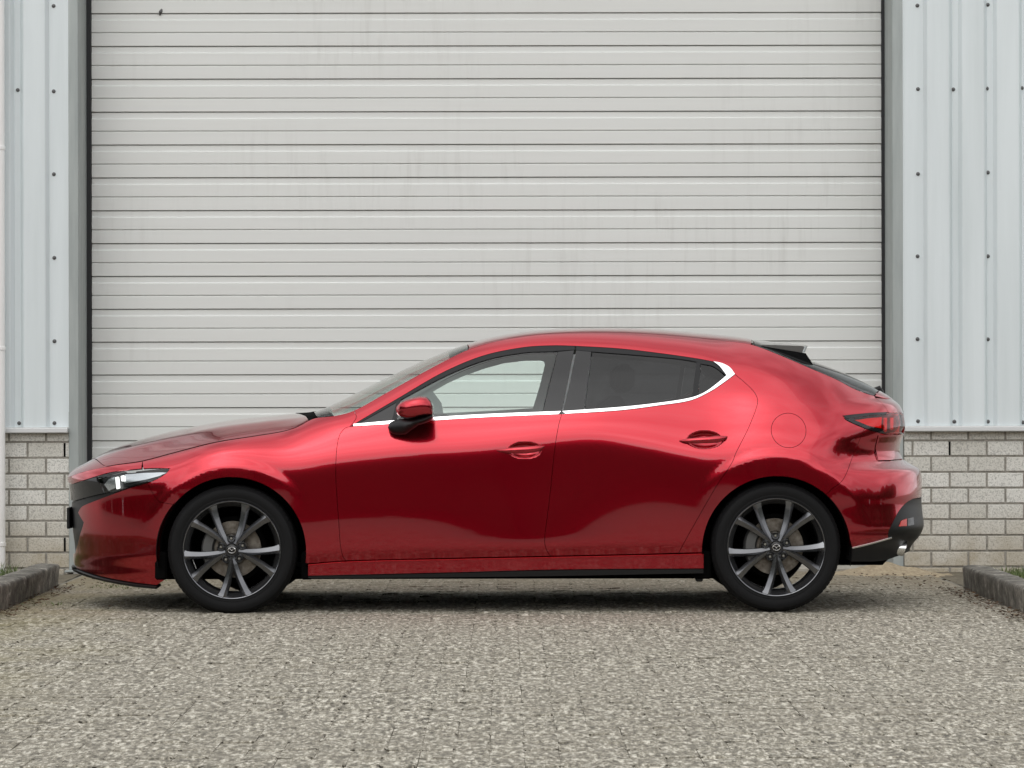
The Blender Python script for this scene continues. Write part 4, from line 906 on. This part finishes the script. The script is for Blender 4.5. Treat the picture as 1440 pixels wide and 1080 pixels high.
for sg in (-1, 1):      # black side fins that carry the spoiler
    Yf = 0.56; pts = [pw(p, -0.56) for p in [(1057,485.5),(1070,487),(1100,492),(1133,497.5),(1141,510),(1149,523),(1151,526),(1120,513),(1085,498)]]
    n = len(pts); v = [(x_, sg*(Yf+0.008), z_) for x_, z_ in pts]+[(x_, sg*(Yf-0.05), z_) for x_, z_ in pts]
    f = [tuple(range(n)), tuple(range(2*n-1, n-1, -1))]+[(i, i+n, (i+1) % n+n, (i+1) % n) for i in range(n)]
    o = mk('spoiler_fin', v, f, M['black_gloss'], car)
    bmx = bmesh.new(); bmx.from_mesh(o.data); bmesh.ops.recalc_face_normals(bmx, faces=bmx.faces); bmx.to_mesh(o.data); bmx.free()
# rear wiper foot
mb = MB(); xw, zw = pw((1231, 553), 0)
mb.tube([(xw-0.045, -0.02, zw-0.012), (xw-0.01, -0.02, zw+0.012), (xw+0.018, -0.02, zw+0.022), (xw+0.03, -0.02, zw+0.002), (xw+0.032, -0.02, zw-0.025)], [0.008, 0.014, 0.016, 0.014, 0.010], 10); mb.obj('wiper_foot', M['black_plastic'], car, True)
# ---- inner structure
shell = C([(125,700),(235,715)]) 
lo_z = 0.205
inner = [(-2.0, 0.36), (-1.86, 0.36)] 
body_in = arc(XF, -8, 180) + [(XF-AR, 0.20), (-2.12, 0.22), (-2.15, 0.55)] + [(x_, float(np.interp(x_, XS, l_b))-0.02) for x_ in np.linspace(-2.05, 1.55, 90)] + [(1.85, 0.95), (1.95, 0.80), (1.95, 0.28), (XR+AR, 0.27)] + arc(XR, 0, 188)[1:] + [(x_, 0.225) for x_ in np.linspace(XR-AR-0.01, XF+AR+0.01, 50)]
panel('blackout_shell', body_in, M['void'], car, inset=0, off=-0.032, flange=0, step=0.035)  # black sheet added behind the skin to stop light and keep gaps dark
mb = MB(); mb.bbox(-1.72, 1.35, -0.72, 0.72, 0.185, 0.215, 0.01); mb.bbox(-1.9, 1.30, -0.52, 0.52, 0.145, 0.186, 0.015)  # lower middle slab added to deepen the shade under the car
mb.obj('floor_pan', M['void'], car)
for xc in (XF, XR):
    for sg in (-1, 1):
        mb = MB(); mb.lathe([(AR+0.004, sg*0.872), (AR+0.012, sg*0.84), (AR+0.012, sg*0.60)], xc, ZC, 40, R(-12), R(192), False)
        mb.lathe([(AR+0.012, sg*0.60), (0.02, sg*0.60)], xc, ZC, 40, R(-12), R(192), False)
        mb.obj('wheel_liner', M['void'], car, True)
# liner skirts low behind the front wheel and before the rear wheel
for (xa, xb) in ((XF+AR-0.03, XF+AR+0.03), (XR-AR-0.04, XR-AR+0.05), (XF-AR-0.02, XF-AR+0.04)):
    for sg in (-1, 1):
        a, b = sorted((sg*0.60, sg*0.82)); mb = MB(); mb.bbox(xa, xb, a, b, 0.16, 0.30, 0.01); mb.obj('liner_skirt', M['void'], car)
for sg in (-1, 1):
    mb = MB(); x_, z_ = pw((983, 806), -0.8); a, b = sorted((sg*0.80, sg*0.74)); mb.bbox(x_-0.018, x_+0.018, a, b, z_-0.045, z_+0.02, 0.006); mb.obj('jacking_bracket', M['black_plastic'], car)
# cabin
mb = MB(); mb.bbox(-0.72, -0.28, -0.70, 0.70, 0.60, 0.985, 0.05); mb.obj('dashboard', M['interior'], car, True)
mb = MB(); mb.bbox(1.02, 1.75, -0.60, 0.60, 0.55, 0.98, 0.06); mb.obj('parcel_shelf', M['interior'], car, True)
for sy in (-0.37, 0.37):
    mb = MB(); mb.bbox(0.02, 0.48, sy-0.24, sy+0.24, 0.40, 0.55, 0.05)
    mb.add(*(lambda q: (q.v, q.f))((lambda q: (q.bbox(-0.06, 0.06, sy-0.23, sy+0.23, 0.52, 1.08, 0.045), q)[1])(MB())))
    nv = len(mb.v)//2
    for i in range(nv, len(mb.v)):
        x_, y_, z_ = mb.v[i]; mb.v[i] = (x_+0.40+(z_-0.52)*0.30, y_, z_)
    st = mb.obj('seat', M['interior'], car, True)
    mb = MB(); mb.bbox(0.56, 0.66, sy-0.12, sy+0.12, 1.10, 1.245, 0.035); mb.obj('headrest', M['interior'], st, True)
mb = MB(); mb.bbox(1.00, 1.14, -0.62, 0.62, 0.50, 1.08, 0.06); st = mb.obj('rear_seat', M['interior'], car, True)
for sy in (-0.38, 0.0, 0.38):
    mb = MB(); mb.bbox(1.05, 1.13, sy-0.12, sy+0.12, 1.075, 1.19, 0.03); mb.obj('headrest', M['interior'], st, True)
mb = MB(); pts = [(-0.20+0.05*math.sin(a), -0.37+0.18*math.cos(a), 0.80+0.165*math.sin(a)) for a in [2*math.pi*i/28 for i in range(29)]]; mb.tube(pts, 0.015, 8, False); mb.obj('steering_wheel', M['interior'], car, True)
# headliner
v, f = [], []; nx = 40; nt = 12
xsr = np.linspace(rpx(665), rpx(1050), nx)
for x_ in xsr:
    for j in range(-nt, nt+1):
        p = top_pt(float(x_), 1-abs(j)/nt*0.98); v.append((p[0], p[1]*(1 if j < 0 else -1), p[2]-0.03))
for i in range(nx-1):
    for j in range(2*nt): f.append((i*(2*nt+1)+j, i*(2*nt+1)+j+1, (i+1)*(2*nt+1)+j+1, (i+1)*(2*nt+1)+j))
mk('headliner', v, f, M['headliner'], car, True)
# pale inner faces of the pillars and window frames
panel('pillar_lining', C([(812,493),(832,495),(826,536),(821,577),(764,580),(774,536),(786,494.5)], False), M['headliner'], car, inset=0, off=-0.035, flange=0, step=0.03)
rl_ = rline(rpx(500), rpx(1046), 0.04)
panel('pillar_lining', rl_ + [(x_, z_-0.004) for x_, z_ in c_w2[::-1]] + [(x_, z_-0.004) for x_, z_ in c_w1[::-1]][1:-3], M['headliner'], car, inset=0.004, off=-0.030, flange=0, step=0.03)
# inner frame of the far front window, seen through the near glass
gi = C([(599,547),(622,534),(647,523),(680,511.5),(708,504),(740,500.3),(762,499.5),(769,501.5),(771,506),(763,540),(753,573),(690,577),(614,580.5),(612,565)], False)
go = [(x_, z_+0.014) for x_, z_ in c_g1t] + C([(784,494),(800,494),(790,540),(784,583),(680,589),(557,594)], False)[1:] + C([(557,594),(562,562.5)])[1:-1]
panel('window_lining', go, M['headliner'], car, inset=0, off=-0.020, flange=0, step=0.03, holes=[gi], both=False, far=True)
# ---- door mirror
def mirror(sg):
    # cap: loft of rounded sections along X; faces forward (towards -X)
    base = []
    d_ = -1.02   # outer position
    def q(p): return pw(p, -0.98)
    secs = [(556.5, 575.5, 580, 0.02), (559, 571, 583.5, 0.075), (564, 566, 586.5, 0.105), (572, 562, 589, 0.118), (582, 559.3, 589.2, 0.122), (592, 557.5, 588, 0.122), (600, 558.5, 587.2, 0.118), (605.5, 563, 586.6, 0.110), (608.5, 568.5, 586, 0.095)]
    v, f = [], []; m_ = 24
    for (px_, ya, yb, hw) in secs:
        x_, zt = q((px_, ya)); _, zb = q((px_, yb)); zm = (zt+zb)/2; h = (zt-zb)/2
        for k_ in range(m_):
            a = 2*math.pi*k_/m_; cy_, sz_ = math.cos(a), math.sin(a)
            ex = 0.5; yy = math.copysign(abs(cy_)**ex, cy_)*hw; zz = math.copysign(abs(sz_)**ex, sz_)*h
            v.append((x_, sg*(-0.985-(-yy)), zm+zz+0.006*(-yy/hw if hw else 0)))
    n = len(secs)
    for i in range(n-1):
        for k_ in range(m_): f.append((i*m_+k_, i*m_+(k_+1) % m_, (i+1)*m_+(k_+1) % m_, (i+1)*m_+k_))
    f.append(tuple(range(m_))[::-1]); f.append(tuple((n-1)*m_+k_ for k_ in range(m_)))
    def fix(o):
        bmx = bmesh.new(); bmx.from_mesh(o.data); bmesh.ops.recalc_face_normals(bmx, faces=bmx.faces); bmx.to_mesh(o.data); bmx.free(); return o
    o = fix(mk('door_mirror', v, f, paint, car, True, sharp=40))
    # black lower shell and foot
    secs2 = [(545.8, 599, 602, -0.86, 0.03), (548, 594, 607, -0.87, 0.05), (553, 591.5, 610, -0.875, 0.06), (562, 588.5, 611.3, -0.885, 0.07), (570, 587.6, 610.5, -0.90, 0.085), (578, 587.2, 605, -0.93, 0.11), (588, 586.5, 598, -0.97, 0.115), (598, 584.5, 595, -0.98, 0.118), (606, 581.5, 591, -0.985, 0.108), (608.7, 583, 588, -0.985, 0.09)]
    v, f = [], []
    for (px_, ya, yb, yc, hw) in secs2:
        x_, zt = pw((px_, ya), yc); _, zb = pw((px_, yb), yc); zm = (zt+zb)/2; h = (zt-zb)/2
        for k_ in range(m_):
            a = 2*math.pi*k_/m_; v.append((x_, sg*(yc+math.cos(a)*hw), zm+math.sin(a)*h))
    n = len(secs2)
    for i in range(n-1):
        for k_ in range(m_): f.append((i*m_+k_, i*m_+(k_+1) % m_, (i+1)*m_+(k_+1) % m_, (i+1)*m_+k_))
    f.append(tuple(range(m_))[::-1]); f.append(tuple((n-1)*m_+k_ for k_ in range(m_)))
    fix(mk('mirror_foot', v, f, M['black_plastic'], o, True, sharp=50))
    xg = q((608.6, 575))[0]; zg = q((608.6, 577))[1]
    mb = MB(); mb.bbox(xg-0.002, xg+0.003, *sorted((sg*-1.075, sg*-0.90)), zg-0.026, zg+0.026, 0.0015); mb.obj('mirror_glass', M['silver'], o)
# mirror(+1) keeps the near side (negative y); the far one is mirrored
mirror(1); mirror(-1)
# ---- door handles
def handle(pts, label, both=True):
    """pts: list of (px, py, half height px, stand-off)"""
    for sg in (1, -1):
        v, f = [], []; m_ = 12; n = len(pts)
        for (px_, py_, hh, so) in pts:
            X_, Z_ = hit((px_, py_)); y_ = float(W(np.array([X_]), np.array([Z_]))[0]); 
            base_y = 0.878
            for k_ in range(m_):
                a = 2*math.pi*k_/m_; v.append((X_, -sg*(base_y+so+0.010*math.cos(a)), Z_+hh/281*math.sin(a)))
        for i in range(n-1):
            for k_ in range(m_): f.append((i*m_+k_, i*m_+(k_+1) % m_, (i+1)*m_+(k_+1) % m_, (i+1)*m_+k_))
        f.append(tuple(range(m_))[::-1]); f.append(tuple((n-1)*m_+k_ for k_ in range(m_)))
        o = mk('door_handle', v, f, paint, car, True, sharp=55)
        bmx = bmesh.new(); bmx.from_mesh(o.data); bmesh.ops.recalc_face_normals(bmx, faces=bmx.faces); bmx.to_mesh(o.data); bmx.free()
handle([(698, 633.5, 0.8, -0.012), (703, 633.6, 2.0, 0.0), (712, 633.6, 3.4, 0.010), (725, 633.2, 4.6, 0.016), (740, 632.6, 5.2, 0.018), (752, 631.4, 4.8, 0.017), (760, 630, 3.4, 0.012), (764, 628.6, 1.8, 0.002), (766, 627.8, 0.8, -0.012)], '')
handle([(955, 620.3, 0.8, -0.012), (960, 620.4, 2.2, 0.0), (969, 620.3, 3.8, 0.010), (982, 619.6, 4.4, 0.016), (996, 619, 4.8, 0.018), (1008, 618, 5.0, 0.017), (1016, 616.8, 3.6, 0.012), (1021, 615.4, 2.0, 0.002), (1023, 614.6, 0.8, -0.012)], '')
# ---- number plates
mb = MB(); mb.bbox(-2.288, -2.272, -0.26, 0.26, 0.395, 0.505, 0.003); mb.obj('number_plate', M['black_plastic'], car)
# emblem edge on the tailgate, just in sight round the corner
mb = MB(); xb_, zb2 = pw((1260, 624), -0.3); mb.bbox(xb_-0.01, xb_+0.004, -0.33, -0.20, zb2-0.012, zb2+0.014, 0.003); mb.obj('tailgate_badge', M['chrome'], car)
# exhaust tips
for sg in (-1, 1):
    mb = MB(); xe, ze = pw((1272, 772), -0.55)
    pr_ = [(-0.16, 0.036), (-0.02, 0.036), (0.0, 0.040), (0.0, 0.034), (-0.10, 0.030)]; v, f = [], []; m_ = 20
    for (dx, r_) in pr_:
        for k_ in range(m_): a = 2*math.pi*k_/m_; v.append((xe+dx+0.012*math.sin(a), sg*0.55+r_*math.cos(a), ze+r_*math.sin(a)+dx*0.0))
    for i in range(len(pr_)-1):
        for k_ in range(m_): f.append((i*m_+k_, i*m_+(k_+1) % m_, (i+1)*m_+(k_+1) % m_, (i+1)*m_+k_))
    mk('exhaust_tip', v, f, M['silver'], car, True, sharp=40)
mb = MB(); mb.bbox(1.55, 1.96, -0.50, 0.50, 0.21, 0.30, 0.03); mb.obj('silencer', M['void'], car, True)

# ---- wheels
def tyre_mesh():
    # local: outer face towards -y, axis y; profile (radius, y)
    pr_ = [(0.2445, 0.02), (0.2455, -0.004), (0.249, -0.009), (0.258, -0.0115), (0.262, -0.0105), (0.275, -0.0145), (0.292, -0.0155), (0.297, -0.0135), (0.304, -0.0115), (0.312, -0.003), (0.3185, 0.012), (0.3225, 0.028), (0.3238, 0.03), (0.3195, 0.031), (0.3195, 0.037), (0.3245, 0.038), (RT, 0.075), (RT, 0.085), (0.319, 0.086), (0.319, 0.094), (RT, 0.095), (RT, 0.13), (0.3225, 0.18), (0.312, 0.205), (0.29, 0.215), (0.25, 0.20), (0.235, 0.19)]
    mb = MB(); mb.lathe(pr_, 0, 0, 120); return mb
def tread_blocks():
    mb = MB()
    for i in range(72):
        a = 2*math.pi*i/72
        for (r0, r1, y0, y1) in ((0.3105, 0.3205, 0.0035, 0.012), (0.318, 0.3252, 0.012, 0.0275)):
            da = 0.032; q = []
            for aa in (a-da, a+da):
                q += [(r0*math.cos(aa), y0-0.0012, r0*math.sin(aa)), (r1*math.cos(aa), y1-0.0012, r1*math.sin(aa)), (r0*0.99*math.cos(aa), y0+0.006, r0*0.99*math.sin(aa)), (r1*0.99*math.cos(aa), y1+0.006, r1*0.99*math.sin(aa))]
            mb.add(q, [(0,1,5,4), (0,2,3,1), (4,5,7,6), (1,3,7,5), (0,4,6,2)])
    return mb
def spoke(pair, sd):
    """one arm of a V pair; pair = middle angle (deg), sd = -1/+1"""
    n = 14; v, f = [], []
    for i in range(n+1):
        t = i/n; r_ = 0.034+(0.2385-0.034)*t
        a = R(pair + sd*(5.0+10.6*t**0.9))
        wd = (0.0125+0.0095*t**0.9)*(1 if t < 0.9 else 1+0.3*(t-0.9)/0.1)
        y_ = -0.010 + 0.020*(t*(1-t))*1.2 + (0.004 if t < 0.08 else 0)           # dished a little between hub and rim
        dirx, dirz = math.cos(a), math.sin(a); tx, tz = -math.sin(a), math.cos(a)
        # section: ridge nearer the inner edge of the V, broad outer facet
        sec = [(-1.0, 0.034), (-1.0, 0.013), (-0.86, 0.0085), (0.22*sd*-1, -0.0045), (0.86, 0.0085), (1.0, 0.013), (1.0, 0.034)]
        for (u, h) in sec: v.append((r_*dirx+tx*wd*u, y_+h, r_*dirz+tz*wd*u))
    m_ = 7
    for i in range(n):
        for k_ in range(m_-1): f.append((i*m_+k_, i*m_+k_+1, (i+1)*m_+k_+1, (i+1)*m_+k_))
        f.append((i*m_+m_-1, i*m_, (i+1)*m_, (i+1)*m_+m_-1))
    f.append(tuple(range(m_))); f.append(tuple(n*m_+k_ for k_ in range(m_)))
    return v, f
WHEELS = []
def wheel_proto():
    mb = MB()   # rim: flange, bead lip, barrel
    mb.lathe([(0.2440, 0.012), (0.2462, -0.002), (0.2470, -0.0095), (0.2440, -0.0125), (0.2405, -0.0105), (0.2385, -0.006), (0.2360, -0.002), (0.2190, 0.020), (0.2140, 0.036), (0.2130, 0.080), (0.2130, 0.12), (0.2250, 0.17), (0.2300, 0.19)], 0, 0, 96)
    rim = mb.obj('wheel', M['gunmetal'], car, True, 30)
    parts = [rim]
    def add(o): o.parent = rim; parts.append(o); return o
    add(tyre_mesh().obj('tyre', M['tyre'], None, True, 28)); add(tread_blocks().obj('tread', M['tyre'], None))
    for kx in range(5):
        pc = -86.5+72*kx
        for sd in (-1, 1):
            v, f = spoke(pc, sd); o = add(mk('spoke', v, f, M['gunmetal'], None, True, sharp=18))
            bmx = bmesh.new(); bmx.from_mesh(o.data); bmesh.ops.recalc_face_normals(bmx, faces=bmx.faces); bmx.to_mesh(o.data); bmx.free(); o.data.set_sharp_from_angle(angle=R(18))
    # hub with five seats
    mb = MB(); mb.lathe([(0.030, 0.03), (0.0302, -0.002), (0.033, -0.003), (0.037, 0.002), (0.052, 0.010), (0.070, 0.014), (0.074, 0.020), (0.074, 0.045)], 0, 0, 60); add(mb.obj('hub', M['gunmetal_dark'], None, True, 30))
    for kx in range(5):
        a = R(-50.5+72*kx); cx_, cz_ = 0.0572*math.cos(a), 0.0572*math.sin(a)
        mb = MB(); mb.lathe([(0.0145, 0.030), (0.0150, 0.001), (0.0170, -0.002), (0.0188, 0.002), (0.019, 0.03)], cx_, cz_, 24); add(mb.obj('nut_seat', M['gunmetal'], None, True, 30))
        mb = MB(); mb.lathe([(0.0, 0.0015), (0.006, 0.002), (0.0088, 0.005), (0.0108, 0.012), (0.0112, 0.03)], cx_, cz_, 6); o = add(mb.obj('lug_nut', M['nut'], None, True, 30))
    mb = MB(); mb.lathe([(0.0, -0.0085), (0.022, -0.0080), (0.0262, -0.0065)], 0, 0, 40); add(mb.obj('centre_cap', M['black_gloss'], None, True, 40))
    mb = MB(); mb.lathe([(0.0262, -0.0062), (0.0272, -0.0090), (0.0285, -0.0090), (0.0297, -0.0055)], 0, 0, 40); add(mb.obj('cap_ring', M['gunmetal'], None, True, 40))
    # emblem: oval ring with a wing
    mb = MB(); ring = [(0.0190*math.cos(a), -0.0098, 0.0150*math.sin(a)) for a in [2*math.pi*i/36 for i in range(37)]]; mb.tube(ring, 0.0019, 6, False)
    wing = [(-0.0185, 0.0035), (-0.012, 0.0065), (-0.006, 0.0045), (-0.002, -0.0008), (0.0, -0.0035), (0.002, -0.0008), (0.006, 0.0045), (0.012, 0.0065), (0.0185, 0.0035)]
    mb.tube([(a, -0.0100, b) for a, b in crom(wing, 0.002)], 0.0019, 6, True); add(mb.obj('emblem', M['chrome'], None, True, 60))
    mb = MB(); mb.lathe([(0.050, 0.070), (0.078, 0.070), (0.080, 0.062), (0.142, 0.062), (0.142, 0.085)], 0, 0, 60); add(mb.obj('brake_disc', M['brake'], None, True, 30))
    mb = MB()
    n = 10
    for i in range(n):
        a0, a1 = R(140+70*i/n), R(140+70*(i+1)/n); q = []
        for aa in (a0, a1):
            for (r_, y_) in ((0.095, 0.050), (0.105, 0.036), (0.150, 0.036), (0.158, 0.05), (0.158, 0.10), (0.095, 0.10)): q.append((r_*math.cos(aa), y_, r_*math.sin(aa)))
        mb.add(q, [(k_, (k_+1) % 6, 6+(k_+1) % 6, 6+k_) for k_ in range(6)]+([tuple(range(6))] if i == 0 else [])+([tuple(range(6, 12))] if i == n-1 else []))
    add(mb.obj('caliper', M['caliper'], None, True, 30))
    mb = MB(); mb.lathe([(0.02, 0.10), (0.165, 0.102)], 0, 0, 48); add(mb.obj('dust_shield', M['void'], None))
    for (a, da) in ((-127, 6), (-118, 4), (-47, 9)):
        mb = MB(); q = []
        for aa in (a-da, a+da):
            for (r_, y_) in ((0.2195, 0.034), (0.2175, 0.060)): q.append(((r_-0.002)*math.cos(R(aa)), y_, (r_-0.002)*math.sin(R(aa))))
        mb.add(q, [(0, 1, 3, 2)]); add(mb.obj('balance_weight', M['silver'], None))
    return rim, parts[1:]
rim0, kids0 = wheel_proto()
YO = -0.868
rim0.location = (XF, YO, RT-0.002+0.0); rim0.rotation_euler = (0, 0, 0)
ZW = RT-0.002-0.003
rim0.location.z = 0.313
def copy_wheel(loc, rz, ry):
    r_ = rim0.copy(); COL.objects.link(r_); r_.location = loc; r_.rotation_euler = (0, ry, rz)
    for ch in kids0:
        c_ = ch.copy(); COL.objects.link(c_); c_.parent = r_
copy_wheel((XR, YO, 0.322), 0, 0); copy_wheel((XF, -YO, ZW), math.pi, 0.3); copy_wheel((XR, -YO, ZW), math.pi, 0.9)
